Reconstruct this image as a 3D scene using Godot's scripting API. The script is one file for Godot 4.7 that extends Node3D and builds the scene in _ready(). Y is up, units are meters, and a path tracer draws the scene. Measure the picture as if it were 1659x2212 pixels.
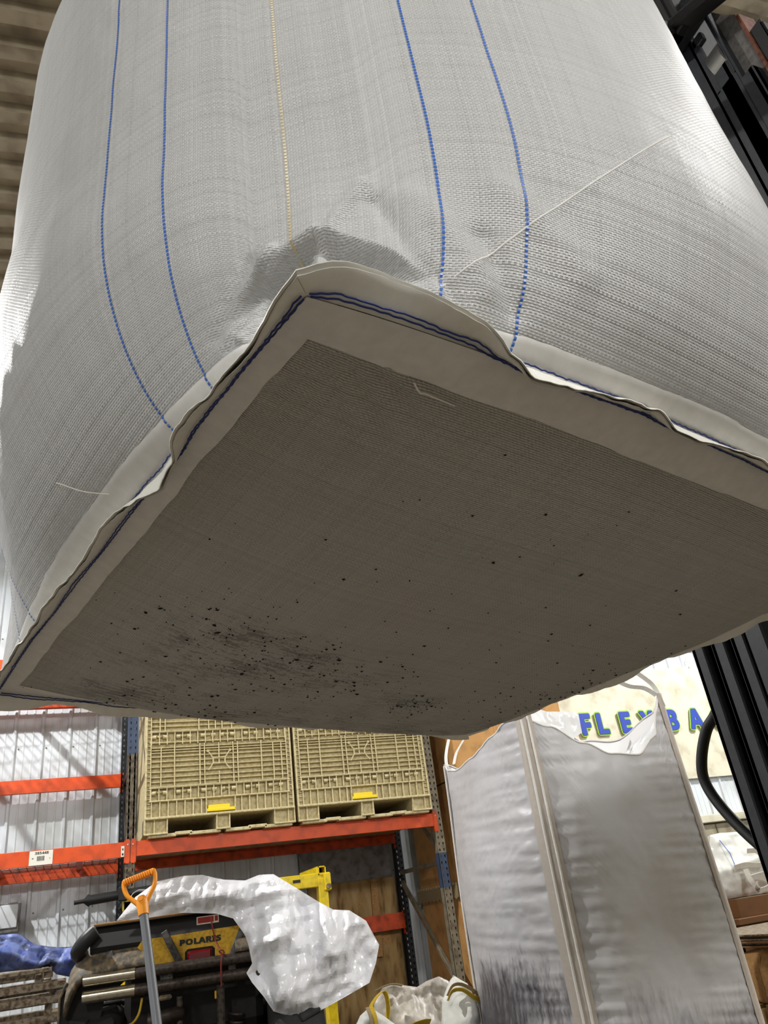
extends Node3D
# A full bulk bag hangs from a forklift in a workshop, seen from a crouch; pallet rack, bins, quad bike and a second bag stand behind it.
# Metres, y up, the back wall runs along x. Heights measured on the survey are given 0.3 above the floor datum: hy() brings them down.

const DATUM := -0.3
var rng := RandomNumberGenerator.new()
var taken := {}
var mats := {}

func _ready() -> void:
	rng.seed = 7
	# ---------------------------------------------------------------- camera
	var cam := Camera3D.new()
	cam.name = "camera"
	cam.projection = Camera3D.PROJECTION_PERSPECTIVE
	cam.keep_aspect = Camera3D.KEEP_HEIGHT
	cam.fov = rad_to_deg(2.0 * atan(1106.0 / 1650.0))
	cam.transform = Transform3D(Basis(Vector3(0.934103, -0.125386, 0.334259), Vector3(-0.053805, 0.876153, 0.47902), Vector3(-0.352925, -0.465439, 0.811672)), Vector3(0, 0.8, 0))
	cam.near = 0.02
	cam.far = 60.0
	add_child(cam)
	cam.current = true
	# ---------------------------------------------------------------- environment and exposure
	var env := Environment.new()
	env.background_mode = Environment.BG_COLOR
	env.background_color = Color(0.02, 0.02, 0.02)
	env.tonemap_mode = Environment.TONE_MAPPER_LINEAR
	env.tonemap_exposure = 1.0
	env.sdfgi_enabled = true
	env.ssao_enabled = true
	env.ssil_enabled = true
	var we := WorldEnvironment.new()
	we.name = "environment"
	we.environment = env
	add_child(we)
	# ---------------------------------------------------------------- lamps of the hall (all hang from the roof)
	var lamps := [
		[Vector3(-2.6, 5.2, -5.0), 28.0, "round high bay lamp over the left bay of the pallet rack", 1.0], [Vector3(4.4, 5.6, -0.6), 4.5, "round high bay lamp over the forklift", 2.2],
		[Vector3(7.6, 5.8, -4.4), 33.0, "round high bay lamp over the shelf by the banner", 2.2], [Vector3(-3.4, 5.3, 2.8), 16.0, "round high bay lamp behind the viewer on the left", 2.6],
		[Vector3(3.4, 5.5, 4.4), 32.0, "round high bay lamp behind the viewer on the right", 2.6]]
	materials()
	for l in lamps:
		high_bay(l[0], l[1], l[2], l[3])
	# ---------------------------------------------------------------- building
	build_hall()
	build_rack()
	build_bins()
	build_big_bag()
	build_forklift()
	build_second_bag()
	build_quad()
	build_small_things()
	build_right_side()

# =====================================================================  helpers
func hy(y: float) -> float:
	return y + DATUM

func P(x: float, y: float, z: float) -> Vector3:
	return Vector3(x, y + DATUM, z)

func numbered(n: String) -> String:
	taken[n] = taken.get(n, 0) + 1
	return n if taken[n] == 1 else "%s_%03d" % [n, taken[n] - 1]

func thing(called: String, label: String, category: String, at := Vector3.ZERO, basis := Basis.IDENTITY, group := "") -> Node3D:
	var o := Node3D.new()
	o.name = numbered(called)
	add_child(o, true)
	o.transform = Transform3D(basis, at)
	tag(o, label, category, group)
	return o

func tag(o: Node, label: String, category: String, group := "") -> void:
	o.set_meta("label", label)
	o.set_meta("category", category)
	if group != "":
		o.set_meta("group", group)

func obj(called: String, m: Mesh, material: Material, parent: Node = null, xf := Transform3D.IDENTITY) -> MeshInstance3D:
	var o := MeshInstance3D.new()
	o.mesh = m
	o.material_override = material
	o.transform = xf
	if parent == null:
		o.name = numbered(called)
		add_child(o, true)
	else:
		var n := 0
		var nm := called
		while parent.has_node(NodePath(nm)):
			n += 1
			nm = "%s_%03d" % [called, n]
		o.name = nm
		parent.add_child(o, true)
	return o

func struct(called: String, m: Mesh, material: Material, label: String, parent: Node = null) -> MeshInstance3D:
	var o := obj(called, m, material, parent)
	if parent == null:
		o.set_meta("kind", "structure")
		o.set_meta("label", label)
	return o

# Collects triangles; front faces run clockwise.
class Shape:
	var v := PackedVector3Array()
	var n := PackedVector3Array()
	var uv := PackedVector2Array()
	var uv2 := PackedVector2Array()
	var idx := PackedInt32Array()

	func quad(a: Vector3, b: Vector3, c: Vector3, d: Vector3, out: Vector3) -> void:
		var nn := (b - a).cross(c - a)
		if nn.length_squared() < 1e-18:
			nn = (c - a).cross(d - a)
		nn = nn.normalized()
		var flip := nn.dot(out) > 0.0
		if not flip:
			nn = -nn
		var i := v.size()
		for p in [a, b, c, d]:
			v.push_back(p)
			n.push_back(nn)
		var l1 := (b - a).length()
		var l2 := (d - a).length()
		uv.append_array(PackedVector2Array([Vector2(0, 0), Vector2(l1, 0), Vector2(l1, l2), Vector2(0, l2)]))
		uv2.append_array(PackedVector2Array([Vector2(0, 0), Vector2(1, 0), Vector2(1, 1), Vector2(0, 1)]))
		if flip:
			idx.append_array(PackedInt32Array([i, i + 2, i + 1, i, i + 3, i + 2]))
		else:
			idx.append_array(PackedInt32Array([i, i + 1, i + 2, i, i + 2, i + 3]))

	func tri(a: Vector3, b: Vector3, c: Vector3, out: Vector3) -> void:
		var nn := (b - a).cross(c - a).normalized()
		var flip := nn.dot(out) > 0.0
		if not flip:
			nn = -nn
		var i := v.size()
		for p in [a, b, c]:
			v.push_back(p)
			n.push_back(nn)
			uv.push_back(Vector2(p.x, p.y))
			uv2.push_back(Vector2.ZERO)
		idx.append_array(PackedInt32Array([i, i + 2, i + 1] if flip else [i, i + 1, i + 2]))

	# a box with chamfered edges
	func box(c: Vector3, size: Vector3, bev := 0.0, basis := Basis.IDENTITY) -> void:
		var h := size * 0.5
		bev = minf(bev, minf(h.x, minf(h.y, h.z)) * 0.9)
		var ax := [Vector3.RIGHT, Vector3.UP, Vector3.BACK]
		for k in 3:
			var e: Vector3 = ax[k]
			var f: Vector3 = ax[(k + 1) % 3]
			var g: Vector3 = ax[(k + 2) % 3]
			var hf: float = h[(k + 1) % 3] - bev
			var hg: float = h[(k + 2) % 3] - bev
			for s in [-1.0, 1.0]:
				var m: Vector3 = e * h[k] * s
				quad(c + basis * (m - f * hf - g * hg), c + basis * (m + f * hf - g * hg), c + basis * (m + f * hf + g * hg), c + basis * (m - f * hf + g * hg), basis * (e * s))
				if bev > 0.0:
					for t in [-1.0, 1.0]:   # the edge between +-e and +-f, along g
						var a: Vector3 = e * h[k] * s + f * hf * t
						var b: Vector3 = e * (h[k] - bev) * s + f * h[(k + 1) % 3] * t
						quad(c + basis * (a - g * hg), c + basis * (b - g * hg), c + basis * (b + g * hg), c + basis * (a + g * hg), basis * (e * s + f * t))
		if bev > 0.0:
			for sx in [-1.0, 1.0]:
				for sy in [-1.0, 1.0]:
					for sz in [-1.0, 1.0]:
						var s3 := Vector3(sx, sy, sz)
						tri(c + basis * (Vector3(h.x, h.y - bev, h.z - bev) * s3), c + basis * (Vector3(h.x - bev, h.y, h.z - bev) * s3), c + basis * (Vector3(h.x - bev, h.y - bev, h.z) * s3), basis * s3)

	# a box between two corners
	func span(a: Vector3, b: Vector3, bev := 0.0) -> void:
		box((a + b) * 0.5, (b - a).abs(), bev)

	# a rectangular bar from a to b, its width along "side"
	func bar(a: Vector3, b: Vector3, w: float, t: float, side: Vector3, bev := 0.0) -> void:
		var y := (b - a).normalized()
		var z := side.cross(y).normalized()
		var x := y.cross(z).normalized()
		box((a + b) * 0.5, Vector3(w, (b - a).length(), t), bev, Basis(x, y, z))

	func tube(path: PackedVector3Array, radii, seg := 10, cap := true) -> void:
		var m := path.size()
		var up := Vector3.UP
		var t0 := (path[1] - path[0]).normalized()
		if absf(t0.dot(up)) > 0.9:
			up = Vector3.RIGHT
		var x := up.cross(t0).normalized()
		var i0 := v.size()
		var run := 0.0
		for i in m:
			var t := (path[mini(i + 1, m - 1)] - path[maxi(i - 1, 0)]).normalized()
			x = (x - t * x.dot(t)).normalized()
			var y := t.cross(x)
			var r: float = radii if radii is float else radii[i]
			if i > 0:
				run += (path[i] - path[i - 1]).length()
			for k in seg + 1:
				var a := TAU * k / seg
				var d := x * cos(a) + y * sin(a)
				v.push_back(path[i] + d * r)
				n.push_back(d)
				uv.push_back(Vector2(a * r, run))
				uv2.push_back(Vector2(float(k) / seg, float(i) / (m - 1)))
		for i in m - 1:
			for k in seg:
				var a := i0 + i * (seg + 1) + k
				var b := a + seg + 1
				idx.append_array(PackedInt32Array([a, b, a + 1, a + 1, b, b + 1]))
		if cap:
			for e in [0, m - 1]:
				var c: Vector3 = path[e]
				var out: Vector3 = (path[0] - path[1]) if e == 0 else (path[m - 1] - path[m - 2])
				for k in seg:
					var a: int = i0 + e * (seg + 1) + k
					tri(c, v[a], v[a + 1], out)

	# a grid of points, rows of nu; smooth; normals towards "out" at its middle
	func grid(p: PackedVector3Array, nu: int, nv: int, u: PackedVector2Array, out: Vector3, u2 := PackedVector2Array()) -> void:
		var i0 := v.size()
		var mid := (nv / 2) * nu + nu / 2
		var a := p[mid + 1] - p[mid - 1]
		var b := p[mid + nu] - p[mid - nu]
		var s := 1.0 if a.cross(b).dot(out) > 0.0 else -1.0
		for j in nv:
			for i in nu:
				var k := j * nu + i
				var du := p[k + (1 if i < nu - 1 else 0)] - p[k - (1 if i > 0 else 0)]
				var dv := p[k + (nu if j < nv - 1 else 0)] - p[k - (nu if j > 0 else 0)]
				v.push_back(p[k])
				n.push_back((du.cross(dv) * s).normalized())
				uv.push_back(u[k])
				uv2.push_back(u2[k] if u2.size() else u[k])
		for j in nv - 1:
			for i in nu - 1:
				var k := i0 + j * nu + i
				if s > 0.0:
					idx.append_array(PackedInt32Array([k, k + nu, k + 1, k + 1, k + nu, k + nu + 1]))
				else:
					idx.append_array(PackedInt32Array([k, k + 1, k + nu, k + 1, k + nu + 1, k + nu]))

	# an outline in a plane, pushed out by depth along z
	func extrude(outline: PackedVector2Array, depth: float, xf := Transform3D.IDENTITY) -> void:
		var t := Geometry2D.triangulate_polygon(outline)
		var w := Vector3(0, 0, depth)
		for k in range(0, t.size(), 3):
			var a := Vector3(outline[t[k]].x, outline[t[k]].y, 0)
			var b := Vector3(outline[t[k + 1]].x, outline[t[k + 1]].y, 0)
			var c := Vector3(outline[t[k + 2]].x, outline[t[k + 2]].y, 0)
			tri(xf * a, xf * b, xf * c, xf.basis * -w)
			tri(xf * (a + w), xf * (b + w), xf * (c + w), xf.basis * w)
		var cw := Geometry2D.is_polygon_clockwise(outline)
		for k in outline.size():
			var a := outline[k]
			var b := outline[(k + 1) % outline.size()]
			var o := Vector2(b.y - a.y, a.x - b.x) * (-1.0 if cw else 1.0)
			var a3 := Vector3(a.x, a.y, 0)
			var b3 := Vector3(b.x, b.y, 0)
			quad(xf * a3, xf * b3, xf * (b3 + w), xf * (a3 + w), xf.basis * Vector3(o.x, o.y, 0))

	func lathe(profile: PackedVector2Array, seg := 24, xf := Transform3D.IDENTITY) -> void:
		var pts := PackedVector3Array()
		var us := PackedVector2Array()
		for j in profile.size():
			for k in seg + 1:
				var a := TAU * k / seg
				pts.push_back(xf * Vector3(cos(a) * profile[j].x, profile[j].y, sin(a) * profile[j].x))
				us.push_back(Vector2(float(k) / seg, float(j) / profile.size()))
		var j0 := profile.size() / 2
		var m := xf * Vector3(cos(PI), 0, sin(PI)) - xf.origin
		var dp := profile[mini(j0 + 1, profile.size() - 1)] - profile[maxi(j0 - 1, 0)]
		var o2 := Vector2(dp.y, -dp.x)
		grid(pts, seg + 1, profile.size(), us, xf.basis * Vector3(-o2.x, o2.y, 0) if true else m)

	func done() -> ArrayMesh:
		var arr := []
		arr.resize(Mesh.ARRAY_MAX)
		arr[Mesh.ARRAY_VERTEX] = v
		arr[Mesh.ARRAY_NORMAL] = n
		arr[Mesh.ARRAY_TEX_UV] = uv
		arr[Mesh.ARRAY_TEX_UV2] = uv2
		arr[Mesh.ARRAY_INDEX] = idx
		var m := ArrayMesh.new()
		m.add_surface_from_arrays(Mesh.PRIMITIVE_TRIANGLES, arr)
		return m

func box_mesh(c: Vector3, size: Vector3, bev := 0.003, basis := Basis.IDENTITY) -> ArrayMesh:
	var s := Shape.new()
	s.box(c, size, bev, basis)
	return s.done()

func tube_mesh(path: Array, r, seg := 10) -> ArrayMesh:
	var s := Shape.new()
	s.tube(PackedVector3Array(path), r, seg)
	return s.done()

func smooth_path(pts: Array, per := 8) -> PackedVector3Array:
	var out := PackedVector3Array()
	for i in pts.size() - 1:
		var p0: Vector3 = pts[maxi(i - 1, 0)]
		var p1: Vector3 = pts[i]
		var p2: Vector3 = pts[i + 1]
		var p3: Vector3 = pts[mini(i + 2, pts.size() - 1)]
		for k in per:
			out.push_back(p1.cubic_interpolate(p2, p0, p3, float(k) / per))
	out.push_back(pts[pts.size() - 1])
	return out

# a flat strap of width w and thickness t along a path, its width along "side"
func strap_mesh(pts: Array, w: float, t: float, side: Vector3, per := 8) -> ArrayMesh:
	var path := smooth_path(pts, per)
	var s := Shape.new()
	var m := path.size()
	var rows := []
	var sd := side
	for i in m:
		var tan := (path[mini(i + 1, m - 1)] - path[maxi(i - 1, 0)]).normalized()
		sd = (side - tan * side.dot(tan))
		if sd.length() < 0.05:
			sd = tan.cross(Vector3.UP)
		sd = sd.normalized()
		var nn := tan.cross(sd).normalized()
		rows.append([path[i] - sd * w / 2 - nn * t / 2, path[i] + sd * w / 2 - nn * t / 2, path[i] + sd * w / 2 + nn * t / 2, path[i] - sd * w / 2 + nn * t / 2, sd, nn])
	for i in m - 1:
		var a: Array = rows[i]
		var b: Array = rows[i + 1]
		s.quad(a[0], a[1], b[1], b[0], -a[5])
		s.quad(a[2], a[3], b[3], b[2], a[5])
		s.quad(a[1], a[2], b[2], b[1], a[4])
		s.quad(a[3], a[0], b[0], b[3], -a[4])
	var f: Array = rows[0]
	var l: Array = rows[m - 1]
	s.quad(f[0], f[1], f[2], f[3], path[0] - path[1])
	s.quad(l[0], l[1], l[2], l[3], path[m - 1] - path[m - 2])
	return s.done()

# Sharp crumples: triangle folds in many directions, each strong in its own patches.
func folds(p: Vector2, sd: int, size: float, soft: FastNoiseLite) -> float:
	var h := 0.0
	for k in 10:
		var a := fposmod(sin(sd * 12.9898 + k * 78.233) * 43758.5453, TAU)
		var q := p.rotated(a)
		var g := size * (1.0 - 0.055 * k) if k < 6 else size * 0.22
		var bend := soft.get_noise_3d(p.x * 1.5, p.y * 1.5, k * 7.0) * (0.45 if k < 6 else 1.2)
		var t := fposmod(q.x / g + bend + k * 0.37, 1.0)
		var skew := 0.3 + 0.4 * fposmod(k * 0.618, 1.0)
		var tri := t / skew if t < skew else (1.0 - t) / (1.0 - skew)
		var amp := clampf(soft.get_noise_3d(p.x * 2.5, p.y * 2.5, 50.0 + k * 11.0) * 1.6 + 0.55, 0.08, 1.0)
		h += (tri * 2.0 - 1.0) * amp * (1.0 if k < 6 else 0.3)
	return h * 0.3

# A soft body whose rim is an outline (x, y) in its own plane: it swells by depth towards +z and by back towards -z, crumpled by noise.
func pillow(outline: PackedVector2Array, depth: float, back: float, cell: float, sd: int, size: float, crumple: float, swell := 0.6, crisp := false) -> ArrayMesh:
	var rim := PackedVector2Array()
	for i in outline.size():
		var a := outline[i]
		var b := outline[(i + 1) % outline.size()]
		var k := maxi(1, int((b - a).length() / cell))
		for j in k:
			rim.push_back(a.lerp(b, float(j) / k))
	var r := Rect2(rim[0], Vector2.ZERO)
	for p in rim:
		r = r.expand(p)
	var pts := rim.duplicate()
	var g := RandomNumberGenerator.new()
	g.seed = 3
	var nx := int(r.size.x / cell)
	var ny := int(r.size.y / cell)
	var dist := PackedFloat32Array()
	for p in rim:
		dist.push_back(0.0)
	var dmax := 0.0
	for j in ny + 1:
		for i in nx + 1:
			var p := r.position + Vector2(i + (0.5 if j % 2 else 0.0) + g.randf_range(-0.18, 0.18), j + g.randf_range(-0.18, 0.18)) * cell
			if not Geometry2D.is_point_in_polygon(p, outline):
				continue
			var d := 1e9
			for k in outline.size():
				d = minf(d, Geometry2D.get_closest_point_to_segment(p, outline[k], outline[(k + 1) % outline.size()]).distance_to(p))
			if d < cell * 0.45:
				continue
			pts.push_back(p)
			dist.push_back(d)
			dmax = maxf(dmax, d)
	var t := Geometry2D.triangulate_delaunay(pts)
	var soft := noise(sd, 1.0)
	var s := Shape.new()
	var flat := PackedInt32Array()
	for side in [1.0, -1.0]:
		var i0 := s.v.size()
		var acc := PackedVector3Array()
		for k in pts.size():
			var f := pow(clampf(dist[k] / dmax, 0.0, 1.0), swell)
			var w: float = (depth if side > 0 else back) * f
			var cr := folds(pts[k] + Vector2(0, 3.0 * side), sd, size, soft) * crumple * clampf(dist[k] / (cell * 2.5), 0.1, 1.0)
			s.v.push_back(Vector3(pts[k].x, pts[k].y, side * w + cr))
			s.uv.push_back(pts[k])
			s.uv2.push_back((pts[k] - r.position) / r.size)
			acc.push_back(Vector3.ZERO)
		for k in range(0, t.size(), 3):
			var c := (pts[t[k]] + pts[t[k + 1]] + pts[t[k + 2]]) / 3.0
			if not Geometry2D.is_point_in_polygon(c, outline):
				continue
			var ia := t[k]
			var ib := t[k + 1]
			var ic := t[k + 2]
			var nn := (s.v[i0 + ib] - s.v[i0 + ia]).cross(s.v[i0 + ic] - s.v[i0 + ia])
			if nn.z * side > 0.0:
				var q := ib
				ib = ic
				ic = q
				nn = -nn
			for q in [ia, ib, ic]:
				acc[q] -= nn
			if crisp:   # each facet keeps its own normal
				flat.append_array(PackedInt32Array([i0 + ia, i0 + ib, i0 + ic]))
			else:
				s.idx.append_array(PackedInt32Array([i0 + ia, i0 + ib, i0 + ic]))
		for k in acc.size():
			s.n.push_back(acc[k].normalized() if acc[k].length() > 0 else Vector3(0, 0, side))
	for k in range(0, flat.size(), 3):
		var nn := -(s.v[flat[k + 1]] - s.v[flat[k]]).cross(s.v[flat[k + 2]] - s.v[flat[k]]).normalized()
		for q in 3:
			s.idx.push_back(s.v.size())
			s.v.push_back(s.v[flat[k + q]])
			s.n.push_back((nn * 1.2 + s.n[flat[k + q]]).normalized())
			s.uv.push_back(s.uv[flat[k + q]])
			s.uv2.push_back(s.uv2[flat[k + q]])
	return s.done()

func noise(sd: int, freq: float, kind := FastNoiseLite.TYPE_SIMPLEX_SMOOTH, fractal := FastNoiseLite.FRACTAL_FBM, oct := 4) -> FastNoiseLite:
	var f := FastNoiseLite.new()
	f.seed = sd
	f.frequency = freq
	f.noise_type = kind
	f.fractal_type = fractal
	f.fractal_octaves = oct
	return f

# a tileable picture that runs between colours by noise; stops: [[at, colour], ...]
func noise_tex(sd: int, freq: float, stops: Array, side := 512, oct := 4, stretch := Vector2.ONE) -> ImageTexture:
	var f := noise(sd, freq, FastNoiseLite.TYPE_SIMPLEX_SMOOTH, FastNoiseLite.FRACTAL_FBM, oct)
	var w := int(side / stretch.x)
	var h := int(side / stretch.y)
	var im := f.get_seamless_image(w, h)
	im.convert(Image.FORMAT_RGBA8)
	if stretch != Vector2.ONE:
		im.resize(side, side, Image.INTERPOLATE_CUBIC)
	var src := im.get_data()
	var ramp := PackedByteArray()
	for i in 256:
		var x := i / 255.0
		var c: Color = stops[0][1]
		for k in stops.size() - 1:
			if x >= stops[k][0]:
				c = stops[k][1].lerp(stops[k + 1][1], clampf((x - stops[k][0]) / (stops[k + 1][0] - stops[k][0]), 0, 1))
		ramp.append_array(PackedByteArray([c.r8, c.g8, c.b8, c.a8]))
	for i in range(0, src.size(), 4):
		var q := src[i] * 4
		src[i] = ramp[q]
		src[i + 1] = ramp[q + 1]
		src[i + 2] = ramp[q + 2]
		src[i + 3] = ramp[q + 3]
	return ImageTexture.create_from_image(Image.create_from_data(side, side, false, Image.FORMAT_RGBA8, src))

func mat(key: String, c: Color, rough := 0.6, metal := 0.0, tex: Texture2D = null, scale := 1.0, spec := 0.5) -> StandardMaterial3D:
	var m := StandardMaterial3D.new()
	m.resource_name = key
	m.albedo_color = c
	m.roughness = rough
	m.metallic = metal
	m.metallic_specular = spec
	if tex:
		m.albedo_texture = tex
		m.uv1_triplanar = true
		m.uv1_scale = Vector3.ONE * scale
	mats[key] = m
	return m

# =====================================================================  materials
func weave_pictures() -> Array:
	# 64 x 64 flat tapes, plain weave; a normal map and a colour map of the tapes' own tones
	var side := 1024
	var cells := 64
	var px := side / cells
	var g := RandomNumberGenerator.new()
	g.seed = 11
	var tilt_u := []
	var tilt_v := []
	var tone_u := []
	var tone_v := []
	for i in cells:
		tilt_u.append(Vector2(g.randfn(0, 0.05), g.randfn(0, 0.03)))
		tilt_v.append(Vector2(g.randfn(0, 0.03), g.randfn(0, 0.10)))
		tone_u.append(clampf(g.randfn(0.965, 0.02), 0.88, 1.0))
		tone_v.append(clampf(g.randfn(0.965, 0.02), 0.88, 1.0))
	var nb := PackedByteArray()
	nb.resize(side * side * 4)
	var cb := PackedByteArray()
	cb.resize(side * side * 4)
	# slopes of one tape's rounded profile, sampled once
	var edge := PackedFloat32Array()
	var arch := PackedFloat32Array()
	for k in px:
		var x := (k + 0.5) / px * 2.0 - 1.0
		edge.push_back(-0.85 * signf(x) * pow(absf(x), 5.0))
		arch.push_back(-0.55 * x)
	var o := 0
	for y in side:
		var j := y / px
		var fy := y % px
		for x in side:
			var i := x / px
			var fx := x % px
			var sx: float
			var sy: float
			var tone: float
			if (i + j) % 2 == 0:   # the upright tape lies on top
				var t: Vector2 = tilt_u[i]
				sx = -edge[fx] * 0.55 + t.x
				sy = -arch[fy] * 1.3 + t.y
				tone = tone_u[i]
			else:
				var t: Vector2 = tilt_v[j]
				sx = -arch[fx] * 0.6 + t.x
				sy = -edge[fy] * 1.5 + t.y
				tone = tone_v[j]
			var l := 1.0 / sqrt(sx * sx + sy * sy + 1.0)
			nb[o] = int(clampf(127.5 + 127.5 * sx * l, 0, 255))
			nb[o + 1] = int(clampf(127.5 - 127.5 * sy * l, 0, 255))
			nb[o + 2] = int(clampf(127.5 + 127.5 * l, 0, 255))
			nb[o + 3] = 255
			var tb := int(tone * 255.0)
			cb[o] = tb
			cb[o + 1] = tb
			cb[o + 2] = tb
			cb[o + 3] = 255
			o += 4
	return [ImageTexture.create_from_image(Image.create_from_data(side, side, false, Image.FORMAT_RGBA8, nb)), ImageTexture.create_from_image(Image.create_from_data(side, side, false, Image.FORMAT_RGBA8, cb))]

func materials() -> void:
	var w := weave_pictures()
	var m := mat("woven_fabric", Color(0.79, 0.787, 0.78), 0.45, 0.0, null, 1.0, 0.45)
	m.albedo_texture = w[1]
	m.normal_enabled = true
	m.normal_texture = w[0]
	m.normal_scale = 1.5
	m.uv1_scale = Vector3(6.0, 6.0, 1)
	var b := m.duplicate() as StandardMaterial3D
	b.resource_name = "woven_base"
	b.roughness = 0.5
	b.metallic_specular = 0.45
	b.albedo_color = Color(0.78, 0.765, 0.735)
	b.normal_scale = 2.0
	b.detail_enabled = true
	b.detail_blend_mode = BaseMaterial3D.BLEND_MODE_MIX
	b.detail_uv_layer = BaseMaterial3D.DETAIL_UV_2
	b.detail_albedo = soil_picture()
	mats["woven_base"] = b
	var fine := noise_tex(5, 0.02, [[0.0, Color(0.93, 0.93, 0.93)], [1.0, Color.WHITE]], 256)
	mat("hem", Color(0.90, 0.89, 0.87), 0.55, 0.0, fine, 9.0)
	mat("lip", Color(0.93, 0.92, 0.88), 0.6, 0.0, fine, 9.0)
	mat("blue_thread", Color(0.07, 0.16, 0.46), 0.5)
	mat("blue_tape", Color(0.20, 0.42, 0.78), 0.4)
	mat("yellow_tape", Color(0.82, 0.75, 0.58), 0.4)
	mat("white_thread", Color(0.9, 0.87, 0.82), 0.7)
	mat("soil", Color(0.05, 0.045, 0.04), 0.95)
	# building
	var grime := noise_tex(21, 0.008, [[0.0, Color(0.80, 0.79, 0.76)], [0.45, Color(0.95, 0.95, 0.94)], [1.0, Color.WHITE]])
	var blotch := noise_tex(22, 0.012, [[0.0, Color(0.62, 0.6, 0.57)], [0.5, Color(0.9, 0.89, 0.87)], [1.0, Color.WHITE]])
	var rusty := noise_tex(23, 0.018, [[0.0, Color(0.45, 0.33, 0.25)], [0.35, Color(0.75, 0.7, 0.66)], [0.6, Color.WHITE], [1.0, Color.WHITE]])
	mat("wall_steel", Color(0.86, 0.885, 0.91), 0.42, 0.0, grime, 0.35)
	mat("roof_steel", Color(0.68, 0.63, 0.54), 0.6, 0.0, blotch, 0.5)
	mat("concrete", Color(0.43, 0.40, 0.355), 0.75, 0.0, blotch, 0.3)
	mat("block", Color(0.66, 0.63, 0.54), 0.8, 0.0, blotch, 0.8)
	mat("cream", Color(0.86, 0.84, 0.76), 0.6, 0.0, grime, 0.6)
	mat("red_trim", Color(0.66, 0.02, 0.09), 0.5)
	mat("dark_door", Color(0.35, 0.36, 0.37), 0.6)
	mat("banner_vinyl", Color(0.885, 0.86, 0.775), 0.5, 0.0, grime, 0.8)
	mat("banner_blue", Color(0.17, 0.27, 0.66), 0.5)
	mat("banner_green", Color(0.60, 0.78, 0.20), 0.5)
	# rack
	mat("rack_orange", Color(0.89, 0.32, 0.05), 0.45, 0.0, grime, 1.5)
	mat("rack_rear_orange", Color(0.82, 0.29, 0.06), 0.5, 0.0, blotch, 1.5)
	mat("post_brown", Color(0.42, 0.38, 0.31), 0.55, 0.2, rusty, 2.0)
	mat("post_grey", Color(0.55, 0.52, 0.45), 0.5, 0.2, blotch, 2.0)
	mat("post_dark", Color(0.12, 0.14, 0.17), 0.5, 0.2, grime, 2.0)
	mat("post_blue", Color(0.23, 0.29, 0.40), 0.5, 0.1, grime, 2.0)
	mat("galvanised", Color(0.72, 0.73, 0.73), 0.4, 0.6)
	mat("deck_wire", Color(0.40, 0.38, 0.36), 0.5, 0.4)
	mat("paper", Color(0.92, 0.91, 0.86), 0.6)
	mat("ink", Color(0.06, 0.06, 0.06), 0.6)
	# bins
	var dusty := noise_tex(24, 0.02, [[0.0, Color(0.75, 0.72, 0.66)], [0.5, Color(0.93, 0.92, 0.9)], [1.0, Color.WHITE]])
	mat("bin_plastic", Color(0.85, 0.80, 0.63), 0.6, 0.0, dusty, 2.5)
	mat("bin_dark", Color(0.07, 0.06, 0.05), 0.8)
	mat("latch_yellow", Color(0.96, 0.84, 0.05), 0.45)
	# forklift
	var scuffed := noise_tex(25, 0.02, [[0.0, Color(0.7, 0.7, 0.7)], [0.5, Color(0.9, 0.9, 0.9)], [1.0, Color(1.0, 1.0, 1.0)]])
	mat("mast_black", Color(0.145, 0.155, 0.175), 0.5, 0.0, scuffed, 4.0)
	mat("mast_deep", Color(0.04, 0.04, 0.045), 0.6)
	mat("mast_rail", Color(0.40, 0.385, 0.37), 0.5, 0.1, scuffed, 5.0)
	mat("mast_rust", Color(0.40, 0.22, 0.13), 0.6, 0.2, rusty, 5.0)
	mat("roller_steel", Color(0.62, 0.61, 0.58), 0.3, 0.9)
	mat("hose_rubber", Color(0.03, 0.03, 0.03), 0.55)
	# second bag, films, sacks
	mat("bag_seam", Color(0.74, 0.70, 0.66), 0.6, 0.0, fine, 6.0)
	mat("bag_loop", Color(0.90, 0.89, 0.87), 0.55, 0.0, fine, 9.0)
	mat("liner", Color(0.92, 0.92, 0.92), 0.28, 0.0, null, 1.0, 0.6)
	mat("film", Color(0.93, 0.93, 0.945), 0.20, 0.0, null, 1.0, 0.6)
	mat("sack", Color(0.82, 0.80, 0.77), 0.4, 0.0, dusty, 3.0)
	mat("sack_white", Color(0.92, 0.92, 0.89), 0.5, 0.0, fine, 4.0)
	mat("strap_yellow", Color(0.83, 0.70, 0.16), 0.6, 0.0, dusty, 8.0)
	mat("strap_tan", Color(0.62, 0.55, 0.42), 0.7, 0.0, dusty, 8.0)
	mat("strap_white", Color(0.85, 0.83, 0.78), 0.6, 0.0, fine, 8.0)
	# quad bike and tools
	var mud := noise_tex(26, 0.02, [[0.0, Color(1.0, 0.9, 0.72)], [0.42, Color(0.75, 0.68, 0.56)], [0.55, Color(0.5, 0.48, 0.46)], [1.0, Color(0.42, 0.42, 0.42)]])
	mat("bike_black", Color(0.09, 0.09, 0.095), 0.45)
	mat("bike_dusty", Color(0.62, 0.60, 0.56), 0.6, 0.0, mud, 3.0)
	mat("bike_dark", Color(0.10, 0.09, 0.08), 0.8, 0.0, blotch, 4.0)
	mat("bike_yellow", Color(0.84, 0.66, 0.03), 0.4, 0.0, dusty, 5.0)
	mat("bike_tube", Color(0.26, 0.22, 0.19), 0.45, 0.3, rusty, 6.0)
	mat("bike_chrome", Color(0.78, 0.75, 0.68), 0.22, 0.9, dusty, 3.0)
	mat("bracket", Color(0.30, 0.30, 0.29), 0.5, 0.4, rusty, 6.0)
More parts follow.
